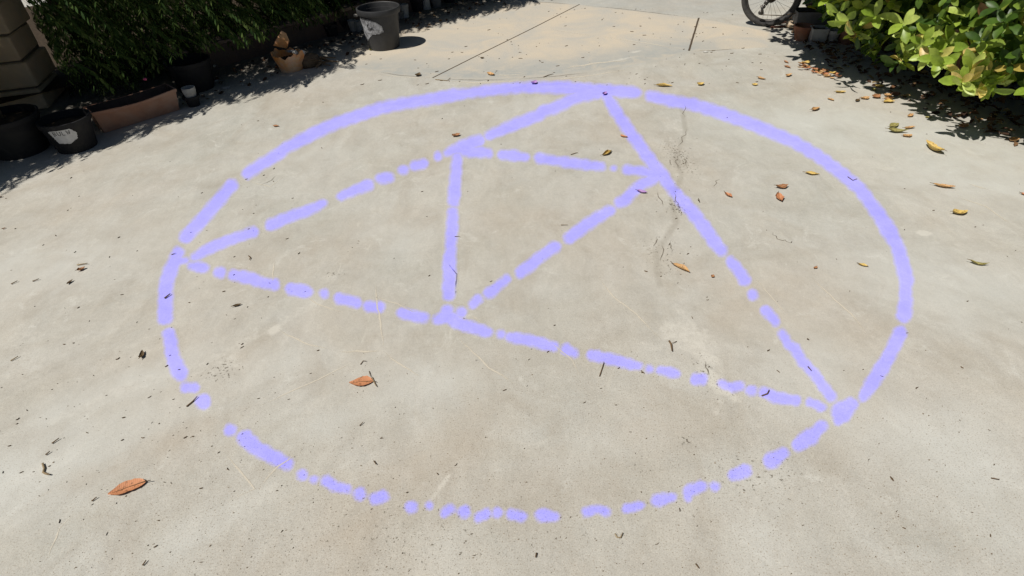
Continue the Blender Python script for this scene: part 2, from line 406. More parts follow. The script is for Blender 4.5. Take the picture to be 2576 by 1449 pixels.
for b in [('cool', 60, 1200, .5, .22, 40, .9), ('cool', 120, 660, .7, .35, 25, .6), ('cool', 300, 980, .4, .12, 30, .8), ('cool', 620, 950, .3, .12, 30, .6), ('cool', 1090, 960, .25, .12, 0, .6), ('cool', 700, 400, .6, .2, 15, .45),
          ('cool', 2150, 330, .9, .5, -20, .8), ('cool', 2450, 430, .6, .5, -20, .8), ('cool', 2350, 700, .5, .35, -30, .55), ('cool', 2050, 900, .2, .3, 10, .5), ('cool', 2400, 1150, .5, .3, -50, .7), ('cool', 1950, 1320, .3, .12, 60, .7), ('cool', 1560, 1110, .3, .08, 15, .5), ('cool', 850, 1050, .3, .08, 35, .5), ('cool', 560, 1300, .3, .08, 35, .6), ('cool', 1350, 260, .6, .2, 0, .35), ('cool', 980, 600, .2, .2, 0, .4), ('cool', 2150, 180, .6, .3, 0, .6),
          ('tan', 1100, 1150, .5, .12, 35, .8), ('tan', 1330, 600, .5, .5, 0, .35), ('tan', 1650, 1080, .25, .15, 0, .7), ('tan', 1250, 900, .5, .2, 0, .4), ('tan', 880, 1330, .25, .08, 30, .8), ('tan', 700, 640, .5, .2, 30, .4), ('tan', 1450, 1200, .4, .12, 0, .5), ('tan', 380, 1130, .3, .06, 30, .7), ('tan', 2000, 760, .3, .3, 0, .3), ('tan', 200, 520, .4, .2, 25, .5), ('tan', 1050, 400, .3, .1, 0, .4),
          ('pale', 1740, 850, .14, .22, 15, .62), ('pale', 1690, 830, .12, .12, 0, .6), ('pale', 1800, 960, .06, .16, 20, .7), ('pale', 1640, 870, .13, .06, 0, .5),
          ('pale', 1780, 900, .07, .1, 30, .6), ('pale', 560, 920, .22, .12, 30, .5), ('pale', 300, 980, .3, .07, 30, .5), ('pale', 690, 830, .05, .05, 0, .75),
          ('pale', 2324, 586, .05, .035, 0, .95), ('pale', 850, 670, .12, .28, -20, .42), ('pale', 980, 490, .2, .2, 0, .42), ('pale', 900, 400, .4, .1, 10, .42),
          ('pale', 560, 330, .5, .08, 30, .42), ('pale', 2230, 420, .15, .1, 0, .5), ('pale', 2290, 800, .25, .06, -50, .4), ('pale', 1900, 1250, .2, .1, 60, .45),
          ('pale', 660, 1250, .16, .07, 40, .5), ('pale', 1380, 1110, .2, .04, 15, .45), ('pale', 100, 1180, .35, .08, 35, .55), ('pale', 60, 850, .2, .15, 30, .45),
          ('pale', 2120, 470, .15, .05, -30, .5), ('pale', 2000, 1350, .2, .15, 0, .42), ('pale', 1850, 1000, .05, .05, 0, .6), ('pale', 1500, 232, .3, .05, 5, .35),
          ('pale', 1560, 150, .25, .05, 20, .6), ('pale', 1600, 130, .1, .04, 20, .7), ('pale', 1150, 212, .3, .03, 0, .5), ('pale', 2420, 620, .3, .12, -40, .4),
          ('dark', 1700, 480, .07, .2, 20, .45), ('dark', 1640, 640, .12, .25, 10, .35), ('dark', 620, 990, .3, .05, 32, .5), ('dark', 960, 1040, .3, .05, 32, .45),
          ('dark', 150, 660, .4, .06, 25, .45), ('dark', 700, 420, .25, .05, 20, .4), ('dark', 2060, 880, .1, .3, 20, .35), ('dark', 1730, 1120, .06, .06, 0, .55),
          ('dark', 900, 1100, .3, .04, 35, .4), ('dark', 1000, 590, .3, .06, 20, .38), ('dark', 2400, 1150, .3, .06, -50, .4), ('dark', 2300, 1000, .3, .05, -50, .35),
          ('dark', 300, 760, .3, .05, 30, .35), ('dark', 560, 560, .3, .05, 25, .35),
          ('pits', 1710, 395, .11, .34, 5, .62), ('pale', 1712, 330, .08, .3, 5, .5), ('pits', 1700, 520, .07, .12, 0, .75), ('pits', 1660, 640, .12, .28, 10, .42), ('pits', 1790, 950, .07, .2, 10, .5),
          ('pits', 1730, 1110, .05, .05, 0, .5), ('pits', 560, 930, .12, .1, 0, .55), ('pits', 60, 870, .07, .2, 10, .3), ('pits', 840, 690, .1, .05, 0, .5),
          ('pits', 1000, 1350, .8, .3, 0, .35), ('pits', 1900, 1200, .3, .2, 0, .4), ('pits', 1650, 1150, .3, .2, 0, .3), ('pits', 1800, 1270, .15, .1, 0, .35)]:
    blob(*b)
streak('pale', [(550, 1120), (680, 990), (830, 860), (700, 800)], .03, .42)
streak('pale', [(130, 1060), (380, 960), (540, 900), (800, 760)], .07, .48)
streak('pale', [(1085, 1255), (1128, 1198)], .018, .62)
streak('pale', [(1700, 440), (1720, 520), (1640, 620), (1660, 700)], .06, .45)
streak('pale', [(1700, 770), (1745, 820), (1785, 880), (1812, 950), (1830, 985)], .045, .5)
streak('pale', [(1830, 985), (1800, 1040)], .03, .5)
streak('dark', [(1715, 270), (1725, 330), (1700, 400), (1715, 440), (1690, 500), (1700, 560), (1650, 640), (1660, 720)], .035, .7)
attrs['grain'][:] = np.clip((2.05 - gy + .25 * np.sin(2.3 * gx + 1) + .15 * np.sin(5 * gx)) / .9, 0, 1)
# dirt that has gathered under the shrub and along the hedge
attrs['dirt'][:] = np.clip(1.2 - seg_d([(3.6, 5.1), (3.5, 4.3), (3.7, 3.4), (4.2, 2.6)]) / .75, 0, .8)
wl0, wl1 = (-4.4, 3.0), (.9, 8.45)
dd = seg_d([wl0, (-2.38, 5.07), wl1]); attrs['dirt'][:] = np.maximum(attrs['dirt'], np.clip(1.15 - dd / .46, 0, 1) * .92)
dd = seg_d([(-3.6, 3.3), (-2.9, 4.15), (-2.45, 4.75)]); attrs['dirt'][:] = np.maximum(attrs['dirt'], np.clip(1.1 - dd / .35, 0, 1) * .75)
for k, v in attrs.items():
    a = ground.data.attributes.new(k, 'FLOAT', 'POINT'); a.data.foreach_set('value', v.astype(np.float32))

# thin marks on the slab
def ribbon_mesh(name, chains, mat, z, label):
    V = []; Fc = []; cov = []
    for pts, wd, closed in chains:
        P = [G(*p) for p in pts]
        # resample with a small wander
        Q = []
        for a, b in zip(P[:-1], P[1:]):
            n = max(1, int((b - a).length / .03)); Q += [a.lerp(b, i / n) for i in range(n)]
        Q.append(P[-1]); m = len(Q)
        for i, p in enumerate(Q):
            t = (Q[min(i + 1, m - 1)] - Q[max(i - 1, 0)]).normalized(); nrm = Vector((-t.y, t.x, 0))
            p = p + nrm * random.uniform(-1, 1) * wd * (.12 if closed else .5)
            e = 1.0 if closed else min(1, 3.0 * min(i, m - 1 - i) / max(m, 4) + .1)
            for s_, c in ((-1, 0), (0, 1), (1, 0)):
                q = p + nrm * s_ * wd * (1 if closed else .4 + .6 * e); V.append((q.x, q.y, z)); cov.append(c * e if not closed else (1 if s_ == 0 else .35))
            if i:
                k = len(V) - 6; Fc += [[k, k + 1, k + 4, k + 3], [k + 1, k + 2, k + 5, k + 4]]
    o = mesh_py(name, V, Fc, mat); a = o.data.attributes.new('cover', 'FLOAT', 'POINT'); a.data.foreach_set('value', cov)
    tag(o, kind='structure'); o['label'] = label; return o
ribbon_mesh('slab_joint', [([(1088, 196), (1200, 140), (1330, 76), (1458, 11)], .007, True), ([(1733, 128), (1745, 88), (1758, 45)], .009, True)], MAT['seam'], .0012, 'dark straight joints between the old slabs')
ribbon_mesh('slab_edge', [([(1455, 12), (1560, 22), (1757, 46)], .008, False), ([(1300, 1), (1455, 12)], .008, False), ([(940, 180), (1010, 190), (1088, 196)], .006, False), ([(1110, 199), (1200, 202), (1290, 200)], .007, False), ([(1300, 199), (1400, 192), (1480, 182)], .006, False), ([(1735, 129), (1800, 127), (1870, 121)], .006, False)], MAT['darkline'], .0012, 'faint dark edge where the far slab begins')
ribbon_mesh('slab_ridge', [([(1500, 90), (1560, 99), (1640, 111), (1722, 126)], .013, False), ([(1737, 128), (1749, 88), (1762, 45)], .008, False), ([(1380, 73), (1450, 84), (1500, 91)], .008, False)], MAT['hair'], .0010, 'pale ridge across the old slab')
ribbon_mesh('hairline_crack', [
    ([(948, 702), (945, 740), (953, 790), (962, 840), (966, 882)], .006, False), ([(966, 882), (920, 884), (850, 885)], .008, False),
    ([(838, 880), (780, 868), (720, 842), (690, 822)], .005, False), ([(966, 882), (990, 905), (1060, 950)], .005, False),
    ([(1140, 838), (1180, 875), (1230, 925), (1315, 977)], .005, False), ([(1500, 690), (1540, 745), (1600, 790), (1680, 870)], .005, False),
    ([(645, 1025), (800, 955), (900, 905)], .004, False), ([(935, 745), (1000, 765), (1050, 790)], .004, False), ([(1370, 850), (1440, 905), (1465, 955)], .004, False),
    ([(560, 1130), (640, 1230), (560, 1265)], .004, False), ([(120, 1405), (150, 1330), (190, 1290)], .004, False), ([(2030, 690), (2140, 790), (2190, 850)], .006, False),
    ([(760, 740), (800, 765), (870, 790)], .004, False), ([(690, 650), (685, 720)], .004, False), ([(1180, 790), (1215, 812)], .004, False), ([(1125, 660), (1150, 690), (1145, 740)], .004, False),
    ([(2390, 490), (2480, 520), (2560, 575)], .006, False), ([(2430, 460), (2490, 478)], .008, False), ([(1900, 700), (1960, 770), (1990, 800)], .004, False),
    ([(650, 1230), (700, 1175), (745, 1140)], .006, False), ([(620, 455), (680, 470), (720, 440)], .004, False), ([(1110, 205), (1200, 208), (1330, 204)], .012, False), ([(930, 184), (1000, 193), (1090, 199)], .008, False), ([(1330, 203), (1420, 198), (1500, 188), (1600, 172)], .010, False), ([(1400, 176), (1500, 158), (1590, 152)], .02, False), ([(1230, 190), (1330, 188)], .012, False)],
    MAT['hair'], .0009, 'pale hairline cracks in the concrete')
def wander(pts, n=7, amp=5):
    out = []
    for a, b in zip(pts[:-1], pts[1:]):
        for k in range(n): t = k / n; out.append((a[0] + (b[0] - a[0]) * t + random.uniform(-amp, amp), a[1] + (b[1] - a[1]) * t + random.uniform(-amp, amp) * .7))
    return out + [pts[-1]]
ck = []
for a in ([(1722, 262), (1719, 300)], [(1728, 325), (1716, 352), (1705, 372)], [(1712, 385), (1700, 410), (1712, 432)], [(1722, 395), (1728, 420)], [(1690, 395), (1684, 420)], [(1690, 480), (1703, 505), (1718, 540)], [(1655, 480), (1668, 520)], [(1655, 590), (1645, 625)], [(1668, 610), (1662, 660)], [(1690, 600), (1688, 640)], [(1812, 450), (1790, 470)], [(1935, 580), (1965, 605), (2000, 612)], [(650, 470), (700, 440)], [(1770, 905), (1790, 950)], [(1720, 1100), (1740, 1118)]):
    ck.append((wander(a, 5, 4), .0035, False))
ribbon_mesh('rough_crack', ck,
    MAT['darkline'], .0011, 'dark broken crack in the concrete')

# ------------------------------------------------------------------ violet chalk drawing
CH = dict(
 circle=[
 [(467,596,17),(500,562,18),(540,516,18),(583,466,17)], [(623,436,16),(650,418,16),(690,395,16),(720,372,16),(760,352,18),(800,330,18),(850,308,18),(905,290,17),(960,272,18),(1007,262,18),(1075,251,17),(1143,239,18),(1160,238,15),(1197,232,14),(1261,224,16),(1315,220,14),(1346,220,16),(1414,220,19),(1481,226,19),(1549,229,17),(1600,233,15)],
 [(1637,242,15),(1684,253,16),(1744,263,18),(1800,280,18),(1835,292,19),(1870,305,17),(1905,318,19),(1940,333,18),(2000,358,18),(2060,394,18),(2117,436,18),(2164,476,18),(2190,512,18),(2211,540,20),(2237,582,23),(2258,620,17),(2268,655,18),(2277,690,20),(2281,708,18),(2277,726,15),(2279,752,17),(2274,792,20)],
 [(2264,839,18),(2251,866,16),(2238,893,17),(2215,932,18),(2192,967,18),(2172,998,11)], [(2118,1037,27),(2141,1018,17)], [(2110,1055,14),(2118,1037,20)],
 [(2067,1072,14),(2055,1084,14),(2040,1099,20),(2025,1106,20),(2009,1119,16)], [(1972,1140,13),(1941,1158,21)], [(1873,1185,17),(1846,1195,14)], [(1798,1224,11)], [(1764,1224,14),(1733,1235,15)], [(1733,1235,12),(1731,1251,10)],
 [(1689,1251,11),(1656,1259,17)], [(1611,1272,10),(1578,1279,12)], [(1524,1288,11),(1504,1280,9),(1477,1288,12)], [(1395,1300,11),(1364,1296,17)], [(1313,1300,13),(1288,1294,13)], [(1251,1290,13)], [(1224,1292,12),(1205,1302,11)],
 [(1168,1288,16)], [(1133,1280,11),(1119,1290,11)], [(1079,1272,9)], [(1035,1276,15)], [(964,1249,15),(944,1255,14)], [(905,1243,16)], [(872,1230,11),(842,1224,13),(822,1210,14)], [(789,1207,9)], [(760,1195,13)],
 [(721,1167,16),(680,1146,18),(642,1126,18),(618,1103,21)], [(579,1082,15)], [(511,1010,19)], [(490,975,11),(467,975,12)], [(453,938,20),(439,909,17),(432,885,17),(430,860,17),(425,842,16)],
 [(415,800,18),(417,742,18),(417,719,17),(427,686,18),(440,655,17),(448,636,16)], [(440,655,14),(465,655,8)]],
 outer=[
 [(490,646,10),(533,622,14),(583,602,13),(620,590,13),(636,584,15)], [(683,566,16),(727,546,14),(777,529,14),(813,512,11)], [(858,494,12),(899,476,14),(925,466,16)], [(959,449,15),(979,447,14)], [(1015,428,14)], [(1045,417,15),(1065,412,14)],
 [(1102,393,12)], [(1122,385,9),(1160,370,17),(1204,354,17)], [(1230,341,13),(1295,314,17),(1356,290,15),(1366,280,17),(1400,270,17),(1447,246,17),(1500,234,17)],
 [(1525,240,14),(1549,280,17),(1579,324,17),(1613,371,18),(1644,415,18),(1664,439,20),(1690,475,14),(1717,506,18),(1744,536,18),(1777,579,18),(1797,609,17),(1815,630,15)], [(1839,658,13),(1864,689,15),(1873,705,15)], [(1894,742,13)],
 [(1927,782,13),(1951,809,11)], [(1967,839,10),(1982,864,11),(2000,879,13),(2021,913,12),(2048,940,12),(2067,967,12),(2091,998,13)],
 [(480,669,8),(498,671,14),(513,674,13)], [(553,686,15)], [(587,692,14),(633,701,16),(660,712,13),(690,716,14)], [(733,727,15),(770,734,16)], [(815,739,11)], [(853,751,13),(879,756,13),(897,762,13)], [(925,771,12),(955,773,14)],
 [(1010,788,12),(1050,797,14),(1064,799,14)], [(1100,804,12),(1125,796,17),(1159,816,15),(1195,826,14),(1225,836,13)], [(1260,841,10)], [(1285,849,12),(1332,856,14),(1379,869,13),(1392,872,12)], [(1425,879,14),(1444,889,10)],
 [(1490,894,13),(1543,905,14),(1586,917,12),(1605,921,10)], [(1634,928,9)], [(1664,932,11),(1699,940,11)], [(1752,955,15),(1766,954,14)], [(1814,965,8),(1842,975,11),(1861,971,11)], [(1890,983,13)], [(1922,987,13),(1951,1000,14),(2003,1008,12)], [(2038,1012,10),(2067,1025,10)]],
 inner=[
 [(1170,381,15),(1210,383,16),(1229,386,12)], [(1263,390,13),(1298,392,15),(1322,396,11)], [(1356,398,14),(1400,405,13),(1434,410,15),(1475,415,14),(1512,419,12)], [(1543,424,8)], [(1576,427,13),(1610,430,13),(1640,437,13)],
 [(1150,396,14),(1148,429,15),(1145,460,15),(1143,490,17),(1141,508,14)], [(1139,534,13),(1138,574,15),(1135,600,14),(1134,629,13),(1130,662,17),(1132,702,15),(1129,720,16),(1129,743,14)], [(1125,796,15),(1125,781,14)],
 [(1650,446,15),(1620,462,14),(1603,471,14),(1576,500,16),(1559,510,14)], [(1534,530,14),(1502,549,16),(1475,566,17),(1432,599,15)], [(1395,622,16),(1365,642,13),(1339,664,16),(1309,686,14)], [(1274,702,11),(1252,722,12),(1231,737,14)], [(1203,753,11),(1189,766,10)], [(1160,786,13)]])
chalk = empty('chalk_drawing', (0.06, 2.65, 0))
tag(chalk, 'violet chalk drawing of nested triangles in a broken circle on the concrete', 'chalk drawing')
CELL = .0075
def rasterise(chains):
    caps = []; cells = {}
    for ch in chains:
        if len(ch) == 1: caps.append((*ch[0], *ch[0]))
        for a, b in zip(ch[:-1], ch[1:]): caps.append((*a, *b))
    for c in caps:                                  # each dab of chalk on the slab
        rmax = max(c[2], c[5]) + 12
        x0, x1 = min(c[0], c[3]) - rmax, max(c[0], c[3]) + rmax; y0, y1 = min(c[1], c[4]) - rmax, max(c[1], c[4]) + rmax
        cr = [G(a, b) for a in (x0, x1) for b in (y0, y1)]
        i0, i1 = int(min(p.x for p in cr) / CELL) - 1, int(max(p.x for p in cr) / CELL) + 2
        j0, j1 = int(min(p.y for p in cr) / CELL) - 1, int(max(p.y for p in cr) / CELL) + 2
        I, J = np.meshgrid(np.arange(i0, i1), np.arange(j0, j1)); I = I.ravel(); J = J.ravel()
        u, v = proj(np.stack([I * CELL, J * CELL, np.zeros(len(I))], 1))
        dx, dy = c[3] - c[0], c[4] - c[1]; L = dx * dx + dy * dy + 1e-9
        t = np.clip(((u - c[0]) * dx + (v - c[1]) * dy) / L, 0, 1)
        r = c[2] + (c[5] - c[2]) * t; lo = np.clip((v - 400) / 400, 0, 1); r = np.where(r > 16, 16 + (.5 + .5 * lo) * (r - 16), r) * .94 - 1.3 + 1.9 * lo + 1.6 * np.sin((u + .8 * v) * .15 + 1.5 * np.sin(u * .021)) * np.cos((v - .6 * u) * .11)
        val = np.clip(.5 + (r - np.hypot(u - c[0] - t * dx, v - c[1] - t * dy)) / 14.0, 0, 1)
        for i, j, q in zip(I[val > 0], J[val > 0], val[val > 0]):
            k = (int(i), int(j))
            if q > cells.get(k, 0): cells[k] = float(q)
    return cells
RAS = {k: rasterise(v) for k, v in CH.items()}
ALL = {}
for cc in RAS.values():
    for k, q in cc.items():
        if q > ALL.get(k, 0): ALL[k] = q
def chalk_part(name, cells, z):
    need = {(i + a, j + b) for (i, j) in cells for a in (0, -1) for b in (0, -1)}
    vi = {}; V = []; cov = []; Fc = []
    def vid(k):
        if k not in vi:
            vi[k] = len(V); c_ = cells.get(k, 0.); V.append((k[0] * CELL - chalk.location.x, k[1] * CELL - chalk.location.y, .0001 + (z - .0001) * min(1, c_ * 8))); cov.append(ALL.get(k, 0.))
        return vi[k]
    for (i, j) in need: Fc.append([vid((i, j)), vid((i + 1, j)), vid((i + 1, j + 1)), vid((i, j + 1))])
    o = mesh_np(name, V, [np.array(Fc)], MAT['ground'], chalk)
    a = o.data.attributes.new('cover', 'FLOAT', 'POINT'); a.data.foreach_set('value', np.array(cov, np.float32))
    P = np.array(V); ix = np.clip(np.searchsorted(xs, P[:, 0] + chalk.location.x), 0, nx - 1); iy = np.clip(np.searchsorted(ys, P[:, 1] + chalk.location.y), 0, ny - 1)
    for k, v in attrs.items():                      # the slab's own stains go on under the chalk
        a = o.data.attributes.new(k, 'FLOAT', 'POINT'); a.data.foreach_set('value', np.ascontiguousarray(v[iy * nx + ix], np.float32))
chalk_part('circle_line', RAS['circle'], .0005); chalk_part('outer_triangle_line', RAS['outer'], .0007); chalk_part('inner_triangle_line', RAS['inner'], .0009)

# ------------------------------------------------------------------ foliage
def scatter_leaves(tmplV, tmplF, O, X, Y, Z, S):
    """copies of a leaf: origin O, axes X (length) Y (width) Z (normal), scale S"""
    n = len(O); k = len(tmplV)
    V = (O[:, None, :] + S[:, None, None] * (tmplV[None, :, 0:1] * X[:, None, :] + tmplV[None, :, 1:2] * Y[:, None, :] + tmplV[None, :, 2:3] * Z[:, None, :])).reshape(-1, 3)
    Fc = (tmplF[None, :, :] + (np.arange(n) * k)[:, None, None]).reshape(-1, tmplF.shape[1])
    return V, Fc
def unit(v): return v / (np.linalg.norm(v, axis=-1, keepdims=True) + 1e-9)
def leaf_template(nl=5, wfun=None, fold=.18, curl=.12):
    V = []; Fc = []
    for i in range(nl + 1):
        t = i / nl; wd = wfun(t)
        z = -curl * t * t
        V += [(t, -wd, z + fold * wd), (t, 0, z), (t, wd, z + fold * wd)]
    for i in range(nl):
        a = i * 3; Fc += [[a, a + 1, a + 4, a + 3], [a + 1, a + 2, a + 5, a + 4]]
    return np.array(V), np.array(Fc)
OBO = leaf_template(6, lambda t: .04 + .185 * max(0, math.sin(PI * min(1, t ** 1.45 * .97 + .015))) ** .75 if t < 1 else .03, .35, .22)
def poly_at(poly, s):
    """point at arclength fraction s"""
    P = np.array(poly); L = np.r_[0, np.cumsum(np.hypot(*np.diff(P, axis=0).T))]; L /= L[-1]
    return np.stack([np.interp(s, L, P[:, 0]), np.interp(s, L, P[:, 1])], -1)

# --- right: broad-leaved shrub
SR = [(3.5, 6.8), (3.15, 6.0), (2.75, 5.55), (2.50, 5.25), (2.42, 4.95), (2.36, 4.6), (2.47, 4.18), (2.58, 3.79), (2.67, 3.54), (2.72, 3.22), (2.92, 2.95), (3.3, 2.6), (3.9, 2.3)]
OUT = [(1985, -60), (1992, 0), (2040, 22), (2072, 52), (2122, 84), (2150, 100), (2162, 135), (2205, 160), (2243, 182), (2300, 168), (2355, 186), (2392, 205), (2432, 245), (2488, 252), (2530, 222), (2600, 236), (2900, 236)]
ox, oy = [p[0] for p in OUT], [p[1] for p in OUT]
def ok_bush(P, margin=0):
    u, v = proj(P)
    lim = np.interp(u, ox, oy)
    inframe = (v > -8) & (u < 2590)
    return ~inframe | ((v < lim + margin) & (u > 1990))
shrub = empty('broadleaf_shrub', (3.3, 4.3, 0))
tag(shrub, 'bright yellow-green broad-leaved shrub overhanging the concrete', 'shrub')
def gen_bush():
    O = []; D = []
    N = 3700
    s = rng.random(N); z = .18 + 1.55 * rng.random(N) ** .9
    b = poly_at(SR, s); depth = rng.random(N) ** 1.5 * 1.15
    # irregular hollows in the surface
    wob = .19 * (1 + np.sin(9 * b[:, 1] + 5 * z)) * (1 + np.sin(7 * z - 4 * b[:, 1] + 1)) * .5 + .08 * (1 + np.sin(21 * b[:, 1] - 13 * z + 1)) + .06 * (1 + np.sin(27 * z + 9 * b[:, 1]))
    nrm = np.array([.96, .28])
    x = b[:, 0] - SX * z + (depth + .03 + wob) * nrm[0]; yy = b[:, 1] - SY * z + (depth + wob) * nrm[1] * .4
    back = np.clip((4.3 - b[:, 1]) / .5, 0, 1) * np.clip((z - .45) / .2, 0, 1); x += .22 * back; yy += .10 * back
    P = np.stack([x, yy, z], 1)
    P = P[ok_bush(P, -16)]
    d = np.stack([-.75 + .5 * rng.standard_normal(len(P)), -.35 + .5 * rng.standard_normal(len(P)), .35 + .45 * rng.standard_normal(len(P))], 1)
    return P, unit(d)
tips, tdir = gen_bush()
# sprigs that stand out in the photo
extra = [((2440, 195), .30, (-.4, -.5, -.3)), ((2415, 215), .29, (-.7, -.4, -.2)), ((2487, 205), .28, (.1, -.6, -.5)), ((2510, 195), .30, (.3, -.5, .1)), ((2470, 205), .30, (-.1, -.7, .1)), ((2375, 165), .33, (-.5, -.5, 0)), ((2330, 140), .34, (-.7, -.3, 0)),
         ((2470, 120), .42, (-.2, -.6, .3)), ((2400, 60), .48, (-.4, -.6, .5)), ((2530, 150), .40, (.2, -.6, .2)), ((2128, 60), .42, (-.4, -.4, -.5)), ((2100, 40), .45, (-.6, -.4, -.3)), ((2200, 40), .48, (-.5, -.5, .2)), ((2440, 90), .45, (-.2, -.7, .3)), ((2550, 60), .46, (0, -.7, .4)), ((2340, 90), .42, (-.5, -.5, .2)), ((2380, 120), .4, (-.3, -.6, .1)), ((2520, 100), .43, (.1, -.7, .2)), ((2500, 20), .5, (-.1, -.7, .4)), ((2270, 60), .46, (-.5, -.5, .2)), ((2430, 225), .27, (-.2, -.6, -.5)), ((2480, 235), .25, (.1, -.5, -.8)), ((2420, 205), .31, (-.6, -.6, .1)), ((2450, 180), .34, (-.1, -.8, .1)), ((2495, 225), .27, (.2, -.7, -.4)), ((2515, 175), .34, (.4, -.6, 0)), ((2550, 130), .40, (.2, -.7, .1)), ((2360, 150), .35, (-.4, -.7, .1)), ((2320, 110), .40, (-.5, -.6, .1)), ((2400, 110), .42, (-.2, -.8, .2)), ((2450, 50), .48, (-.1, -.8, .4)), ((2560, 30), .5, (.2, -.7, .4)), ((2370, 30), .5, (-.3, -.6, .3))]
extra = [(p, z + .05, d) for p, z, d in extra]; nsprig = len(extra)
# sprigs above the frame whose shadows reach out over the slab
for px, py in [(1928, 78), (1940, 84), (1955, 78), (1938, 104), (1952, 108), (1972, 110), (1990, 100), (1968, 92), (2004, 128), (2028, 140), (2000, 150), (2022, 160), (2046, 168), (2058, 180), (2010, 118), (1985, 118), (2080, 150), (2100, 180), (2060, 130), (2150, 210), (2200, 228), (2215, 236), (2290, 268), (2350, 285), (2425, 335), (2450, 340), (2470, 318), (2505, 310), (2560, 330)]:
    zz = 1.0 if px < 2280 else .5 + .3 * rng.random(); gq = G(px + 10, py - 6); q_ = (gq.x - SX * zz, gq.y - SY * zz, zz)
    if px < 2280 or ok_bush(np.array(q_)): extra.append((q_, None, (-.75, -.3, .1 + .3 * rng.random())))
def rand_in(poly):
    while True:
        a = random.uniform(min(p[0] for p in poly), max(p[0] for p in poly)); b = random.uniform(min(p[1] for p in poly), max(p[1] for p in poly))
        if inside(poly, np.array([a]), np.array([b]))[0]: return a, b
for k in range(150):  # unseen sprigs added above the frame to shade the row of pots
    px, py = rand_in([(1985, 96), (2040, 160), (2160, 212), (2210, 120), (2150, 30), (2060, 30), (2008, 70)]); zz = random.uniform(.8, 1.35); gq = G(px, py)
    extra.append(((gq.x - SX * zz, gq.y - SY * zz, zz), None, (-.6 + random.gauss(0, .3), -.3 + random.gauss(0, .3), .2 + .3 * random.random())))
for k in range(330):  # denser unseen sprigs added to deepen the shade on the pots
    px, py = rand_in([(2006, 45), (2003, 100), (2050, 132), (2150, 120), (2120, 30)]); zz = random.uniform(.75, 1.2); gq = G(px, py) + Vector((.06, .03, 0))
    extra.append(((gq.x - SX * zz, gq.y - SY * zz, zz), None, (-.6 + random.gauss(0, .4), -.3 + random.gauss(0, .4), .2 + .3 * random.random())))
tips = np.vstack([tips, [p if z is None else G(*p, z) for p, z, d in extra]]); tdir = np.vstack([tdir, unit(np.array([d for p, z, d in extra], float))])
O = []; X = []; Yv = []; Zv = []; S = []; sun_mask = []
nbase = len(tips) - len(extra)
for ti, (p, d) in enumerate(zip(tips, tdir)):
    sun_painted = nbase <= ti < nbase + nsprig or (ti < nbase and rng.random() < (.22 if p[1] < 4.4 else .04))  # sprigs and some leaves, mostly nearer ones, get the painted-in sunlight colour
    a = unit(np.cross(d, [0.1, .2, 1.])); b = np.cross(d, a); m = rng.integers(5, 9); ph = rng.random() * 6.28
    for k in range(m):
        q = ph + k * 2.4; side = a * math.cos(q) + b * math.sin(q); sp = .45 + .55 * k / m
        xd = unit(d * (1.1 - sp) + side * sp + np.array([0, 0, .1]))
        zd = unit(d * sp - side * (1.1 - sp) + np.array([0, 0, .25])); yd = unit(np.cross(zd, xd)); zd = np.cross(xd, yd)
        O.append(p - d * .012 * k); X.append(xd); Yv.append(yd); Zv.append(zd); S.append(rng.uniform(.085, .122) if sun_painted else rng.uniform(.065, .108)); sun_mask.append(sun_painted)
O, X, Yv, Zv, S = map(np.array, (O, X, Yv, Zv, S))
keep = ok_bush(O + X * S[:, None], 10)
sun_mask = np.array(sun_mask)
for nm, mt, sel in (('foliage', 'bush', keep & ~sun_mask), ('sun_painted_leaves', 'sun_painted', keep & sun_mask)):
    V, Fc = scatter_leaves(*OBO, O[sel], X[sel], Yv[sel], Zv[sel], S[sel])
    mesh_np(nm, V - np.array(shrub.location), [Fc], MAT[mt], shrub)
stm = MB()
for k in range(9):
    bx, by = 3.25 + .25 * math.sin(k * 2.1), 3.2 + k * .27
    tx, ty = bx - 1.1 - .2 * math.sin(k), by - .35
    pts = [(bx - 3.3, by - 4.3, 0), (bx - 3.3 - .12, by - 4.3, .3), (bx * .6 + tx * .4 - 3.3, by * .6 + ty * .4 - 4.3, .75), (tx + .35 - 3.3, ty - 4.3, 1.3)]
    stm.tube(pts, [.018, .015, .012, .006], 7)
    if k % 2 == 0: stm.tube([pts[1], (pts[1][0] + .1, pts[1][1] + .15, .9), (pts[1][0] + .2, pts[1][1] + .2, 1.5)], [.012, .01, .006], 6)
stm.build('stem', MAT['bark'], shrub)

# --- left: feathery hedge, arching over the pots
SL = [(-3.5, 2.2), (-3.2, 2.8), (-2.99, 3.22), (-2.91, 3.49), (-2.59, 3.87), (-2.3, 4.13), (-2.02, 4.59), (-1.58, 4.79), (-1.29, 5.28), (-1.22, 5.6), (-.91, 6.18), (-.41, 6.45), (.21, 6.89), (.9, 7.6), (1.3, 8.3)]
hedge = empty('feathery_hedge', (-2.6, 5.6, 0))
tag(hedge, 'dark feathery-leaved hedge in deep shade behind the low kerb wall', 'hedge')
WT = [(100, 240), (150, 238), (250, 235), (340, 222), (420, 165), (466, 138), (560, 122), (640, 112), (690, 85), (760, 68), (867, 36), (930, 0), (960, -20)]
wx, wy = [p[0] for p in WT], [p[1] for p in WT]
PIL = [(-30, -40), (66, -40), (78, 40), (120, 110), (165, 205), (165, 340), (-30, 340)]
def ok_hedge(P, m=0):
    u, v = proj(P); lim = np.interp(u, wx, wy)
    inf = (v > -25) & (u > -25) & (u < 2600)
    pil = inside(PIL, u, v)
    return ~inf | ((v < lim + m) & ~pil & (u < 930))
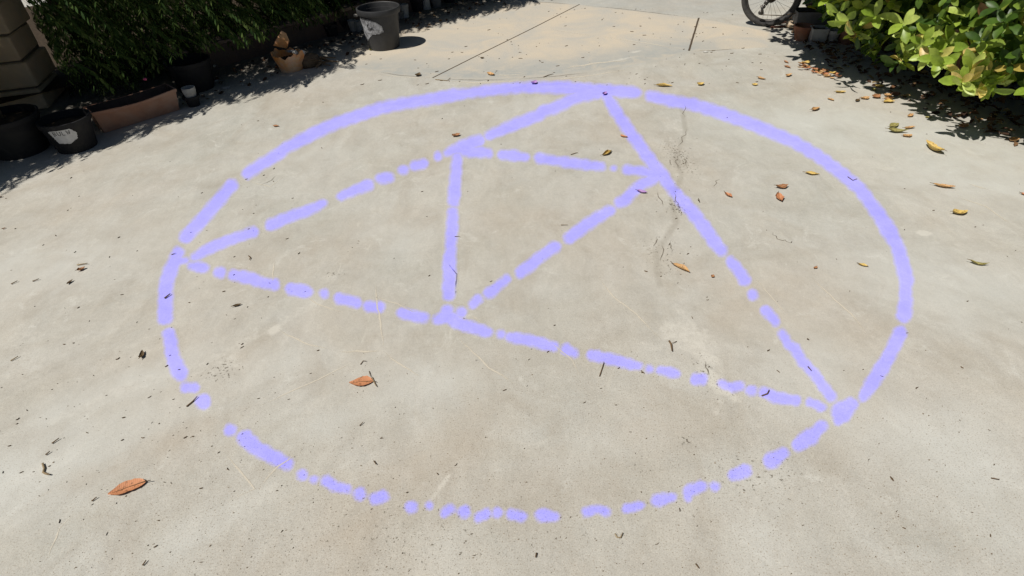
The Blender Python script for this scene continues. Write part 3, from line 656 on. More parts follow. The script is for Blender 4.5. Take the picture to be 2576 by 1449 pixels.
def gen_hedge():
    n1 = 6200
    s = rng.random(n1); z = .42 + 2.2 * rng.random(n1) ** 1.0
    b = poly_at(SL, s); depth = rng.random(n1) ** 1.6 * 1.3
    wob = .05 * np.sin(6 * b[:, 0] + 4 * z) + .04 * np.sin(15 * b[:, 0] + 7 * z)
    x = b[:, 0] - SX * z - (depth + .10 + wob) * .76; yy = b[:, 1] - SY * z + (depth + .10 + wob) * .65
    A = np.stack([x, yy, z], 1)
    # low skirt behind the kerb wall
    n2 = 3400; t = rng.random(n2); back = .15 + rng.random(n2) * 1.2
    wxp = -3.9 + t * 4.6; wyp = wxp * 1.03 + 7.53; back = back - .27 * (wxp < -2.65)
    B = np.stack([wxp - back * .72, wyp + back * .70, .2 + rng.random(n2) * .75], 1)
    P = np.vstack([A, B]); P = P[ok_hedge(P, -6)]
    return P
base = gen_hedge()
# frond: a midrib with pairs of narrow leaflets, hanging over
LT = leaf_template(3, lambda t: .02 + .13 * math.sin(PI * t) if t < 1 else .01, .15, .1)
O = []; X = []; Yv = []; Zv = []; S = []; ribs = []
for p in base:
    az = rng.normal(-.45, .9); d = np.array([math.cos(az), math.sin(az), rng.uniform(-.2, .5)]); d /= np.linalg.norm(d)
    L = rng.uniform(.16, .3); droop = rng.uniform(.5, 1.3); n = rng.integers(9, 13)
    side = unit(np.cross(d, [0, 0, 1.])); pts = []
    for k in range(n + 1):
        t = k / n; pts.append(p + d * L * t + np.array([0, 0, -droop * L * t * t]))
    for k in range(1, n + 1):
        tg = unit(pts[k] - pts[k - 1])
        for sg in (-1, 1):
            xd = unit(tg * .75 + side * sg * .65 + np.array([0, 0, -.35]) + rng.normal(0, .08, 3)); zd = unit(np.array([0, 0, 1.]) + .5 * side * sg + rng.normal(0, .2, 3)); yd = unit(np.cross(zd, xd)); zd = np.cross(xd, yd)
            O.append(pts[k]); X.append(xd); Yv.append(yd); Zv.append(zd); S.append(rng.uniform(.04, .064) * (1 - .35 * abs(k / n - .5)))
O, X, Yv, Zv, S = map(np.array, (O, X, Yv, Zv, S))
keep = ok_hedge(O + X * S[:, None] * .8, 8)
V, Fc = scatter_leaves(*LT, O[keep], X[keep], Yv[keep], Zv[keep], S[keep])
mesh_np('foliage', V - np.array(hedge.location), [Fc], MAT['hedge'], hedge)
stm = MB()
for k in range(12):
    t = k / 11; bx = -3.6 + 4.2 * t - .45; by = (bx + .45) * 1.03 + 7.53 + .45; o = Vector(hedge.location)
    a = Vector((bx, by, .1)) - o
    for j in range(3):
        dx, dy = random.uniform(-.4, .5), random.uniform(-.9, .2)
        stm.tube([a, a + Vector((dx * .2, dy * .2, .6)), a + Vector((dx * .6, dy * .6, 1.3)), a + Vector((dx, dy, 2.1))], [.022, .018, .012, .006], 6)
stm.build('stem', MAT['bark'], hedge)

# ------------------------------------------------------------------ kerb wall, bed, stone pillar
wd = Vector((1, 1.03, 0)).normalized(); wn_ = Vector((-wd.y, wd.x, 0))
A0 = Vector((-2.55, 4.905, 0)); L = 5.2
A0 = A0 + wn_ * .13
wall = empty('kerb_wall', A0, math.atan2(wd.y, wd.x)); tag(wall, 'low reddish-brown kerb wall with a worn pale edge in front of the hedge', 'wall')
def rough_beam(name, L, y0, y1, z0, z1, mat, parent, n=60, j=.006):
    V = []; Fc = []
    for i in range(n + 1):
        x = L * i / n
        for (yy, zz) in ((y0, z0), (y1, z0), (y1, z1), (y0, z1)):
            V.append((x, yy + random.uniform(-j, j), zz + (random.uniform(-j, j) if zz > z0 or z0 > 0 else 0)))
    for i in range(n):
        a = i * 4
        for k in range(4): Fc.append([a + k, a + (k + 1) % 4, a + 4 + (k + 1) % 4, a + 4 + k][::-1])
    Fc.append([0, 1, 2, 3]); Fc.append([n * 4 + k for k in (3, 2, 1, 0)])
    return mesh_py(name, V, Fc, mat, parent, smooth=False)
rough_beam('body', L, 0, .14, 0, .175, MAT['wall'], wall); rough_beam('coping', L, -.012, .15, .176, .20, MAT['cap'], wall, j=.004)
bed = mesh_py('soil', [A0 + wn_ * .145 + Vector((0, 0, .13)), A0 + wd * L + wn_ * .145 + Vector((0, 0, .13)), A0 + wd * (L + 1) + wn_ * 3.5 + Vector((0, 0, .13)), A0 - wd * 3.2 + wn_ * 3.5 + Vector((0, 0, .13)), A0 - wd * 1.2 + wn_ * .145 + Vector((0, 0, .13))], [[0, 1, 2, 3, 4]], MAT['soil'])
tag(bed, kind='structure'); bed['label'] = 'dark soil of the raised bed under the hedge'

pc = G(142, 251); pil = empty('stone_pillar', (pc.x - .19, pc.y - .05, 0), math.radians(14))
tag(pil, 'sand-coloured stone block pillar at the end of the hedge', 'pillar')
z = 0.0
hts = [.165, .19, .18, .20, .17, .19, .18]
for i, h in enumerate(hts):
    m = MB(); off = .012 * math.sin(i * 2.3)
    m.box((off, off * .6, z + h / 2), (.42 + .02 * math.sin(i * 3), .42, h - .014), rz=.02 * math.sin(i * 4)); b = m.build('stone_block', MAT['stone'], pil, False, bevel=.014)
    sub = b.modifiers.new('rough', 'DISPLACE') if False else None
    z += h
m = MB(); m.box((0, 0, z / 2), (.38, .38, z - .02)); m.build('mortar_core', MAT['mortar'], pil, False)

# ------------------------------------------------------------------ pots and tubs
def pot(name, loc, r0, r1, h, mat, label, cat, group=None, lip=.008, wall_t=.005, soil=True, fill=.75, wob=0, tilt=(0, 0), n=36, square=False):
    e = empty(name, loc); e.rotation_euler = (tilt[0], tilt[1], random.uniform(0, 6)); tag(e, label, cat, group)
    m = MB()
    prof = [(r0, 0), (r0 * .6 + r1 * .4, h * .42), (r1, h - .03 if h > .08 else h * .75), (r1 + lip, h - .028 if h > .08 else h * .76), (r1 + lip, h), (r1 - wall_t, h), (r1 - wall_t, h - .01), (r0 * .3 + r1 * .7 - wall_t, h * .6), (r0 - wall_t, .012)]
    m.lathe(prof, n, wob=wob); mark_sharp(m.build('body', mat, e))
    if soil:
        s = MB(); rr = (r0 + (r1 - r0) * fill) - wall_t - .001; s.lathe([(rr, h * fill - .015), (rr * .99, h * fill - .005), (rr * .5, h * fill + .006), (.004, h * fill + .009)], 24, wob=wob); s.build('soil', MAT['soil'], e)
    return e

# dark tub with a worn white label
bloc = Vector((-1.035, 5.60, 0))
bk = empty('bucket', bloc); tag(bk, 'large black plastic bucket with a worn white label on the sunlit edge', 'bucket')
m = MB(); m.lathe([(.132, 0), (.136, .004), (.156, .17), (.168, .292), (.168, .296), (.163, .296), (.151, .17), (.128, .02)], 64, wob=.004); mark_sharp(m.build('body', MAT['bucket'], bk))
m = MB(); m.lathe([(.169, .288), (.184, .290), (.187, .296), (.189, .330), (.186, .337), (.178, .338), (.174, .334), (.170, .30), (.169, .288)], 64, wob=.004, closed=True); mark_sharp(m.build('rim', MAT['bucket'], bk))
m = MB(); m.box((-.196, -.03, .285), (.035, .03, .012)); m.tube([(-.175, -.06, .283), (-.215, -.03, .272), (-.19, .05, .28)], .004, 6); m.build('handle_lug', MAT['cupdark'], bk)
def wrap_patch(name, poly, a0, zfun, mat, parent, rad, eps, nu=28, nv=16, ragged=.0):
    """sheet wrapped on a cone: poly in (angle, height) kept by inside test"""
    P = np.array(poly); u0, v0 = P.min(0); u1, v1 = P.max(0); V = []; Fc = []; ids = {}
    for i in range(nu + 1):
        for j in range(nv + 1):
            u = u0 + (u1 - u0) * i / nu; v = v0 + (v1 - v0) * j / nv
            r = rad(v) + eps; V.append((r * math.cos(u), r * math.sin(u), v))
    for i in range(nu):
        for j in range(nv):
            uc = u0 + (u1 - u0) * (i + .5) / nu; vc = v0 + (v1 - v0) * (j + .5) / nv
            if inside(poly, np.array([uc]), np.array([vc]))[0]:
                Fc.append([i * (nv + 1) + j, (i + 1) * (nv + 1) + j, (i + 1) * (nv + 1) + j + 1, i * (nv + 1) + j + 1])
    used = sorted({k for f in Fc for k in f}); mp = {k: q for q, k in enumerate(used)}
    return mesh_py(name, [V[k] for k in used], [[mp[k] for k in f] for f in Fc], mat, parent)
rad_b = lambda v: .1365 + (.168 - .1365) * min(1, v / .29) + .0025
t = NT('worn_label'); t.fin(t.mix(t.ramp(t.noise(22, 5, .7, dist=.5), [(.4, 0.), (.6, 1.)]), (.40, .41, .43), (.12, .12, .125)), .6, .3); MAT['wlabel'] = t.m
wrap_patch('label', [(-2.85, .275), (-2.35, .276), (-1.95, .268), (-1.60, .25), (-1.35, .215), (-1.3, .165), (-1.6, .150), (-1.95, .145), (-2.2, .12), (-2.5, .08), (-2.75, .12)], 0, None, MAT['wlabel'], bk, rad_b, .0008, 60, 36)
def scribble(parent, a0, z0, strokes, rad, mat, wd=.0035):
    m = MB()
    for st in strokes:
        pts = []
        for (a, zz) in st:
            aa = a0 + a; r = rad(z0 + zz) + .003; pts.append((r * math.cos(aa), r * math.sin(aa), z0 + zz))
        m.tube(pts, wd, 5)
    return m.build('lettering', mat, parent)
scribble(bk, -2.12, .185, [[(0, .012), (.05, 0), (.1, .006)], [(.1, .02), (.13, 0), (.17, .018)], [(.18, 0), (.2, .02), (.25, .018)], [(.22, .008), (.3, .01)], [(-.05, .03), (.0, .045), (.06, .05)]], rad_b, MAT['ink'], .0028)

pot('plant_pot', G(55, 395) + Vector((-.05, .10, 0)), .15, .185, .24, MAT['black'], 'big black plastic pot with a thin stem, nearest the camera', 'plant pot', fill=.85)
st = empty('thin_sapling', G(45, 395) + Vector((-.05, .12, .19))); tag(st, 'thin bare sapling growing out of the nearest black pot', 'sapling')
m = MB(); m.tube([(0, 0, 0), (-.01, .02, .12), (-.05, .04, .25), (-.09, .1, .45), (-.12, .14, .8)], [.009, .008, .007, .006, .004], 7); m.build('stem', MAT['bark'], st)
m = MB()
LV, LF = leaf_template(3, lambda t: .02 + .14 * math.sin(PI * t) if t < 1 else .01, .2, .2)
O = []; X = []; Yv = []; Zv = []; S = []
for k in range(46):
    t_ = rng.random(); p = np.array([-.05 - .07 * t_, .04 + .1 * t_, .3 + .5 * t_]) + rng.normal(0, .03, 3); xd = unit(rng.normal(0, 1, 3) + np.array([0, 0, -.3])); zd = unit(np.cross(xd, rng.normal(0, 1, 3))); O.append(p); X.append(xd); Zv.append(zd); Yv.append(np.cross(zd, xd)); S.append(rng.uniform(.06, .1))
V, Fc = scatter_leaves(LV, LF, *map(np.array, (O, X, Yv, Zv, S))); mesh_np('foliage', V, [Fc], MAT['hedge'], st)
p2 = pot('plant_pot', G(176, 386) + Vector((.0, .10, 0)), .115, .145, .20, MAT['black'], 'round black pot with a white printed label beside the terracotta trough', 'plant pot', fill=.8)
p2.rotation_euler = (0, 0, 0)
rad_p = lambda v: .115 + (.145 - .115) * v / .17 + .003
wrap_patch('label', [(-1.62, .085), (-1.15, .075), (-.78, .10), (-.72, .135), (-.90, .170), (-1.58, .175), (-1.76, .165)], 0, None, MAT['label'], p2, rad_p, .002, 40, 26)
# block capitals on the label
def letters(parent, txt, a0, z0, h, wdt, rad):
    G5 = {'B': [[(0, 0), (0, 1), (.7, .9), (.6, .55), (0, .5)], [(.6, .55), (.8, .2), (0, 0)]], 'U': [[(0, 1), (0, .2), (.4, 0), (.8, .2), (.8, 1)]], 'L': [[(0, 1), (0, 0), (.7, 0)]], 'W': [[(0, 1), (.2, 0), (.45, .7), (.7, 0), (.9, 1)]], 'I': [[(.3, 1), (.3, 0)]]}
    m = MB(); x = 0
    for ch in txt:
        for stp in G5[ch]:
            pts = []
            for (a, b) in stp:
                aa = a0 + (x + a * .75) * wdt; zz = z0 + b * h; r = rad(zz) + .0028; pts.append((r * math.cos(aa), r * math.sin(aa), zz))
            m.tube(pts, .0019, 5)
        x += 1
    m.build('lettering', MAT['ink'], parent)
letters(p2, 'BULW', -1.58, .138, .026, .17, rad_p)

# terracotta trough
tr_a = G(262, 338); tr_b = G(458, 277); dv = (tr_b - tr_a); ln = dv.length
tro = empty('planter_trough', (tr_a + tr_b) / 2 + Vector((-dv.y, dv.x, 0)).normalized() * .085, math.atan2(dv.y, dv.x)); tag(tro, 'long terracotta-coloured trough planter, empty and warped', 'planter')
def trough(ln, w0, w1, h):
    V = []; Fc = []; n = 14
    def ring(l, wd_, z, sag=0, bow=0):
        R = []
        for i in range(n + 1): t = i / n; R.append((-l / 2 + l * t, -wd_ / 2 - bow * math.sin(PI * t), z - sag * math.sin(PI * t) ** 1.5))
        for i in range(n + 1): t = 1 - i / n; R.append((-l / 2 + l * t, wd_ / 2 + bow * .4 * math.sin(PI * t), z - sag * .6 * math.sin(PI * t)))
        return R
    rings = [ring(ln, w0, 0), ring(ln + .035, w1, h - .022, .008, .012), ring(ln + .05, w1 + .016, h - .020, .012, .014), ring(ln + .05, w1 + .016, h, .014, .014), ring(ln + .028, w1 - .006, h, .014, .013), ring(ln + .02, w1 - .012, h - .03, .01, .01), ring(ln - .01, w0 - .012, .012)]
    k = len(rings[0])
    for r in rings: V += r
    for i in range(len(rings) - 1):
        for j in range(k): Fc.append([i * k + j, i * k + (j + 1) % k, (i + 1) * k + (j + 1) % k, (i + 1) * k + j])
    Fc.append(list(range(k))[::-1]); Fc.append([(len(rings) - 1) * k + j for j in range(k)])
    return V, Fc
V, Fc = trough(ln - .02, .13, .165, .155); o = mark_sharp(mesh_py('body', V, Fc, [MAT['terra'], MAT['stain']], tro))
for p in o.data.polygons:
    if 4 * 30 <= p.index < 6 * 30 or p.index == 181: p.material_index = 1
m = MB(); m.box((0, 0, .04), (ln - .04, .118, .05)); m.build('soil', MAT['soil'], tro, False)

pot('plant_pot', G(497, 232) + Vector((-.04, .10, 0)), .13, .160, .22, MAT['black'], 'wide black pot standing at the end of the kerb wall behind the trough', 'plant pot', fill=.7)
pot('plant_pot', G(476, 272) + Vector((.02, .05, 0)), .040, .052, .075, MAT['black'], 'tiny black pot with a grey cup standing in it', 'plant pot', soil=False)
pot('plastic_cup', G(476, 272) + Vector((.02, .05, .02)), .034, .044, .115, MAT['cup'], 'grey-white cup standing in a tiny black pot beside the trough', 'cup', soil=False, lip=.003)

# torn orange tub with rubbish
tb = empty('torn_tub', G(728, 182) + Vector((.0, .07, 0)), -.35); tag(tb, 'torn orange and white plaster tub full of rubbish in the hedge shade', 'tub')
n = 44; V = []; Fc = []
for i, (r, zf) in enumerate(((.088, 0.), (.098, .3), (.112, .62), (.128, 1.), (.122, 1.), (.106, .6), (.084, .08))):
    for k in range(n):
        q = 2 * PI * k / n
        top = .140 + .012 * math.sin(q * 2 + .8) + .008 * math.sin(q * 7) + .008 * math.sin(q * 13 + 1)
        if .3 < q < 1.2: top -= .04
        V.append((r * math.cos(q) * (1 + .05 * math.sin(3 * q)), r * math.sin(q), zf * top))
for i in range(6):
    for k in range(n): Fc.append([i * n + k, i * n + (k + 1) % n, (i + 1) * n + (k + 1) % n, (i + 1) * n + k])
Fc.append(list(range(n))[::-1]); Fc.append([6 * n + k for k in range(n)])
mark_sharp(mesh_py('body', V, Fc, MAT['orange'], tb))
fl = [(-.16, .05, .17), (-.07, .09, .14), (-.035, .10, .20), (-.055, .11, .255), (-.085, .105, .275), (-.13, .08, .22)]
V = [Vector(p) for p in fl] + [Vector(p) + Vector((.004, .006, 0)) for p in fl]
mesh_py('flap', V, [[0, 1, 2, 3, 4, 5], [11, 10, 9, 8, 7, 6]] + [[i, 6 + i, 6 + (i + 1) % 6, (i + 1) % 6] for i in range(6)], MAT['orange'], tb, False)
m = MB(); m.lathe([(.10, .06), (.099, .085), (.05, .10), (.004, .104)], 20); m.build('contents', MAT['soil'], tb)
def scrap(name, loc, s, mat, label, cat, group=None, seed=0, flat=.5):
    r = random.Random(seed); V = []; Fc = []
    nn, mm = 8, 5
    for i in range(mm + 1):
        th = PI * i / mm
        for k in range(nn):
            q = 2 * PI * k / nn; rr = 1 + r.uniform(-.28, .28)
            V.append((s[0] * rr * math.sin(th) * math.cos(q), s[1] * rr * math.sin(th) * math.sin(q), s[2] * (math.cos(th) * (1 + r.uniform(-.2, .2)) + 1) * .5))
    for i in range(mm):
        for k in range(nn): Fc.append([i * nn + k, (i + 1) * nn + k, (i + 1) * nn + (k + 1) % nn, i * nn + (k + 1) % nn])
    o = mesh_py(name, V, Fc, mat, None, False, loc); o.rotation_euler = (0, 0, r.uniform(0, 6)); tag(o, label, cat, group); return o
bt = tb.location
scrap('plastic_scrap', bt + Vector((.075, -.02, .125)), (.03, .018, .03), MAT['white'], 'crumpled white scrap lying on top of the torn tub', 'scrap', seed=3)
scrap('plastic_scrap', bt + Vector((.115, .03, .10)), (.022, .03, .045), MAT['white'], 'standing white scrap leaning on the right side of the torn tub', 'scrap', seed=5)
scrap('plastic_scrap', bt + Vector((.02, .06, .12)), (.045, .02, .02), MAT['cup'], 'flat grey scrap at the back of the torn tub', 'scrap', seed=8)
db = empty('dead_branch', bt + Vector((.19, .04, 0))); tag(db, 'tangle of dead brown branches beside the torn tub', 'dead branch')
m = MB()
for k in range(9):
    a = random.uniform(-.6, 1.2); l_ = random.uniform(.1, .3); c = Vector((random.uniform(-.08, .03), random.uniform(-.05, .06), .012))
    m.tube([c, c + Vector((math.cos(a) * l_ * .5, math.sin(a) * l_ * .4, random.uniform(.02, .07))), c + Vector((math.cos(a) * l_, math.sin(a) * l_ * .8, random.uniform(.0, .05)))], [.011, .008, .004], 6)
m.lathe([(.075, .0), (.085, .05), (.06, .09), (.01, .10)], 12, (-.04, .03, 0), wob=.12)
m.build('twigs', MAT['bark'], db)

# cups and pots along the kerb wall
g = 'small white cups standing against the kerb wall'
def cup(px, py, r0, r1, h, mat, label, off=.03, name='plastic_cup', cat='cup', soil=False):
    return pot(name, G(px, py) + Vector((0, off, 0)), r0, r1, h, mat, label, cat, g if name == 'plastic_cup' else None, soil=soil, lip=.003, n=24, fill=.85)
cup(888, 80, .03, .038, .10, MAT['cup'], 'broken white cup at the left end of the pair left of the bucket')
cup(904, 79, .034, .040, .09, MAT['cup'], 'whole white cup touching the left side of the bucket')
cup(1019, 45, .038, .043, .125, MAT['cup'], 'white cup half hidden behind the right rim of the bucket')
cup(1073, 24, .045, .038, .12, MAT['cup'], 'upturned white cup against the wall right of the bucket')
cup(1098, 18, .050, .058, .13, MAT['cupdark'], 'grey round pot at the far right end of the wall row', name='plant_pot', cat='plant pot', soil=True)
cup(1050, 30, .05, .065, .13, MAT['black'], 'black pot between the two white cups right of the bucket', name='plant_pot', cat='plant pot', soil=True)
cup(1008, 48, .03, .036, .07, MAT['cupdark'], 'low grey pot tucked behind the bucket', name='plant_pot', cat='plant pot', soil=True)
cup(858, 78, .06, .08, .13, MAT['black'], 'black pot in the dark left of the white cups', name='plant_pot', cat='plant pot', soil=True)
cup(1130, 6, .06, .07, .13, MAT['black'], 'black pot at the top edge of the photo by the wall', name='plant_pot', cat='plant pot', soil=True)
cup(835, 92, .05, .065, .11, MAT['black'], 'black pot next to the dead branches at the wall', name='plant_pot', cat='plant pot', soil=True)

# right-hand row of pots under the shrub
pot('plant_pot', G(2014, 106) + Vector((.03, .07, 0)), .055, .072, .115, MAT['terra_pot'], 'brown clay pot, leftmost of the row under the shrub', 'plant pot', n=28)
bx = empty('square_pot', G(2059, 113) + Vector((.01, .07, 0)), -.2); tag(bx, 'square light grey pot second in the row under the shrub', 'plant pot')
def sqpot(parent, w0, w1, d0, d1, h, mat):
    m = MB(); V = []
    rings = [(w0, d0, 0), (w1, d1, h), (w1 - .012, d1 - .012, h), (w0 - .012, d0 - .012, .012)]
    for (a, b, zz) in rings: V += [(-a / 2, -b / 2, zz), (a / 2, -b / 2, zz), (a / 2, b / 2, zz), (-a / 2, b / 2, zz)]
    Fc = [[0, 3, 2, 1], [12, 13, 14, 15]]
    for i in range(3):
        for k in range(4): Fc.append([i * 4 + k, i * 4 + (k + 1) % 4, (i + 1) * 4 + (k + 1) % 4, (i + 1) * 4 + k])
    m.add(V, Fc); m.build('body', mat, parent, False, bevel=.003)
    m = MB(); m.box((0, 0, h * .75), (w0 * .25 + w1 * .75 - .014, d0 * .25 + d1 * .75 - .014, .02)); m.build('soil', MAT['soil'], parent, False)
sqpot(bx, .115, .125, .11, .12, .12, MAT['cup'])
pot('plant_pot', G(2096, 114) + Vector((.01, .06, 0)), .034, .046, .105, MAT['cup'], 'small round grey-white pot third in the row under the shrub', 'plant pot', n=28)
pot('plant_pot', G(2127, 114) + Vector((.02, .06, 0)), .052, .066, .11, MAT['terra_pot'], 'brown clay pot at the right end of the row under the shrub', 'plant pot', n=28)
bx = empty('trough_box', G(2052, 92) + Vector((.05, .22, 0)), -.15); tag(bx, 'dark grey rectangular trough behind the row of pots under the shrub', 'planter'); sqpot(bx, .30, .33, .16, .18, .16, MAT['cupdark'])
cp = pot('plant_pot', G(2412, 205) + Vector((.05, .05, .0)), .085, .115, .20, MAT['terra_pot'], 'clay pot glimpsed through the shrub leaves', 'plant pot')

# stones and boards behind the wheel
for i, (px, py, s, lab, mt) in enumerate([
    (1996, 50, (.075, .05, .085), 'largest pale angular stone behind the bicycle wheel', 'rock'), (2018, 44, (.045, .035, .06), 'small pale stone right of the largest stone by the wheel', 'rock'),
    (1986, 70, (.065, .045, .06), 'yellowish stone nearest the bicycle tyre', 'rock'), (2003, 62, (.04, .05, .07), 'grey-white stone leaning next to the clay pot', 'cup'), (1976, 50, (.03, .025, .03), 'little brown stone just right of the tyre', 'terra_pot'),
    (1995, 82, (.03, .02, .02), 'small dark pebble in front of the yellowish stone', 'bark')]):
    scrap('stone', G(px, py), s, MAT[mt], lab, 'stone', seed=20 + i)
for i, (a, b, c, lab) in enumerate([((1938, 71), (1990, 66), .022, 'reddish-brown strip of board nearest the camera by the wheel'), ((1950, 62), (1992, 55), .018, 'reddish-brown strip of board behind the other by the wheel')]):
    A, B = G(*a), G(*b); d = B - A; m = MB(); m.box((0, 0, .008), (d.length, c, .014), jit=.002); o = m.build('wooden_strip', MAT['red'], None, False, (A + B) / 2); o.rotation_euler = (0, .01, math.atan2(d.y, d.x)); tag(o, lab, 'board')
scrap('paper_scrap', G(2047, 22, .1), (.022, .012, .05), MAT['white'], 'white-green scrap caught under the shrub above the pots', 'scrap', seed=31)

# ------------------------------------------------------------------ bicycle
W0 = G(1925, 66.5); dd = Vector((.90, -.43, 0)).normalized()
bike = empty('bicycle', W0, math.atan2(dd.y, dd.x)); tag(bike, 'small-wheeled dark blue bicycle parked behind the shrub', 'bicycle')
def torus(m, c, R, r, n=64, k=12, sx=1.0):
    V = []; Fc = []
    for i in range(n):
        a = 2 * PI * i / n
        for j in range(k):
            b = 2 * PI * j / k; rr = R + r * math.cos(b); V.append((c[0] + rr * math.cos(a), c[1] + r * sx * math.sin(b), c[2] + rr * math.sin(a)))
    for i in range(n):
        for j in range(k): Fc.append([i * k + j, i * k + (j + 1) % k, ((i + 1) % n) * k + (j + 1) % k, ((i + 1) % n) * k + j])
    m.add(V, Fc)
def disc(m, c, r, th, n=24, teeth=0):
    V = []; Fc = []
    for s_ in (-1, 1):
        for i in range(n):
            a = 2 * PI * i / n; rr = r * (1 + (.06 if teeth and i % 2 else 0)); V.append((c[0] + rr * math.cos(a), c[1] + s_ * th / 2, c[2] + rr * math.sin(a)))
    Fc = [list(range(n)), [n + i for i in range(n)][::-1]] + [[i, n + i, n + (i + 1) % n, (i + 1) % n] for i in range(n)]
    m.add(V, Fc)
WR = .25
def wheel(cx):
    c = (cx, 0, WR); m = MB(); torus(m, c, WR - .024, .024, 72, 12); w_ = m.build('wheel', MAT['tyre'], bike)
    m = MB(); torus(m, c, WR - .050, .009, 72, 8, 1.3); m.build('rim', MAT['dmetal'], w_)
    m = MB()
    for k in range(28):
        a = 2 * PI * k / 28; s_ = 1 if k % 2 else -1; b = a + .5 * (1 if k % 4 < 2 else -1)
        m.tube([(c[0] + .018 * math.cos(b), s_ * .026, c[2] + .018 * math.sin(b)), (c[0] + (WR - .056) * math.cos(a), 0, c[2] + (WR - .056) * math.sin(a))], .0011, 4, False)
    m.build('spokes', MAT['metal'], w_)
    m = MB(); m.tube([(c[0], -.045, c[2]), (c[0], .045, c[2])], .013, 12); m.build('hub', MAT['dmetal'], w_)
wheel(0); wheel(.86)
m = MB()
for k, r in enumerate((.045, .040, .035, .030, .025)): disc(m, (0, -.030 - .005 * k, WR), r, .002, 44, 1)
m.build('cassette', MAT['dmetal'], bike)
m = MB(); disc(m, (-.045, -.05, WR - .075), .016, .007, 22, 1); disc(m, (-.062, -.05, WR - .125), .018, .007, 22, 1)
m.box((-.052, -.056, WR - .10), (.02, .003, .075), ry=-.3); m.box((-.052, -.044, WR - .10), (.02, .003, .075), ry=-.3); m.box((-.028, -.052, WR - .04), (.035, .022, .035), ry=.5); m.box((-.012, -.047, WR - .015), (.022, .014, .03)); m.build('derailleur', MAT['dmetal'], bike)
m = MB(); m.tube([(-.058, -.05, WR - .142), (.12, -.05, WR - .138), (.33, -.05, WR - .085)], .0035, 5); m.tube([(.01, -.045, WR + .04), (.34, -.05, WR + .075)], .0035, 5); m.build('chain', MAT['bark'], bike)
m = MB(); BB = (.35, 0, .25)
for s_ in (-1, 1):
    m.tube([(0, s_ * .055, WR), (.08, s_ * .045, WR), (.33, s_ * .03, BB[2])], .009, 8); m.tube([(0, s_ * .055, WR), (.20, s_ * .03, .56)], .008, 8)
m.tube([BB, (.20, 0, .62)], .015, 10); m.tube([BB, (.66, 0, .56)], .018, 10); m.tube([(.21, 0, .58), (.64, 0, .64)], .015, 10); m.tube([(.67, 0, .52), (.64, 0, .70)], .018, 10)
for s_ in (-1, 1): m.tube([(.66, s_ * .045, .54), (.74, s_ * .05, .36), (.86, s_ * .05, WR)], .010, 8)
m.tube([(.66, -.045, .54), (.66, .045, .54)], .012, 8); m.build('frame', MAT['navy'], bike)
m = MB(); disc(m, (.35, -.05, .25), .075, .003, 64, 1); m.build('chainring', MAT['dmetal'], bike)
m = MB(); m.tube([(.35, -.07, .25), (.47, -.075, .20)], .008, 8); m.box((.48, -.115, .20), (.08, .08, .018)); m.build('crank', MAT['dmetal'], bike, False)
m = MB(); m.tube([(.35, .07, .25), (.23, .075, .30)], .008, 8); m.box((.22, .115, .30), (.08, .08, .018)); m.build('crank', MAT['dmetal'], bike, False)
m = MB(); m.lathe([(.06, .0), (.075, .02), (.05, .04), (.005, .045)], 16, (.17, 0, .68)); m.tube([(.17, 0, .7), (.28, 0, .71)], [.03, .015], 10); m.tube([(.2, 0, .6), (.18, 0, .69)], .012, 8); m.build('saddle', MAT['black'], bike)
m = MB(); m.tube([(.62, 0, .78), (.64, 0, .70)], .012, 8); m.tube([(.56, -.27, .82), (.61, -.12, .80), (.62, 0, .79), (.61, .12, .80), (.56, .27, .82)], .011, 8); m.build('handlebar', MAT['dmetal'], bike)

# ------------------------------------------------------------------ fallen leaves and twigs
def dry_leaf(p0, p1, wr, mat, label, curl=.25, fold=.5, lift=.1, twist=0, stem=True, group=None, crumple=.12, seed=0, name='dry_leaf'):
    """lies from p0 (stalk end) to p1 (tip), both survey points"""
    A, B = G(*p0), G(*p1); d = B - A; Ln = d.length; r = random.Random(seed * 13 + 5)
    e = empty(name, (A + B) / 2, math.atan2(d.y, d.x)); tag(e, label, 'leaf', group)
    n = 12; V = []; Fc = []; ph = [r.uniform(0, 6) for _ in range(6)]
    for i in range(n + 1):
        t = i / n; wd_ = wr * Ln * .5 * max(.04, math.sin(PI * t ** .85)) ** .8 * (1 + .08 * math.sin(9 * t + ph[0]) + r.uniform(-.1, .1))
        zc = Ln * (curl * .5 * (2 * t - 1) ** 2 + .02) + .002; yc = Ln * .06 * math.sin(PI * t + ph[1])
        for k in (-2, -1, 0, 1, 2):
            s_ = k / 2; f = fold * (1 + .4 * math.sin(3 * t + ph[2] + (k > 0) * 2))
            ang = s_ * f * 1.5
            yy = wd_ * (math.sin(ang) / max(abs(f * 1.5), 1e-3)) if f > .05 else wd_ * s_
            zz = zc + wd_ * (1 - math.cos(ang)) / max(f * 1.5, 1e-3) + crumple * Ln * .12 * math.sin(5 * t + ph[3] + 2.1 * k) + twist * Ln * s_ * (t - .5) * .5
            V.append((-Ln / 2 + Ln * t, yc + yy, max(zz, .0028)))
    for i in range(n):
        for k in range(4): a = i * 5 + k; Fc.append([a, a + 1, a + 6, a + 5])
    mesh_py('blade', V, Fc, mat, e)
    if stem:
        m = MB(); z0 = V[2][2]; m.tube([(-Ln / 2 - Ln * .16, V[2][1] + Ln * .03, z0 + .002), (-Ln / 2 + .02 * Ln, V[2][1], z0 + .001), (0, V[32][1], V[32][2] + .0006), (Ln / 2 * .8, V[57][1], V[57][2] + .0005)], [.0012, .0014, .0009, .0004], 5); m.build('stalk', MAT['twig'], e)
    return e
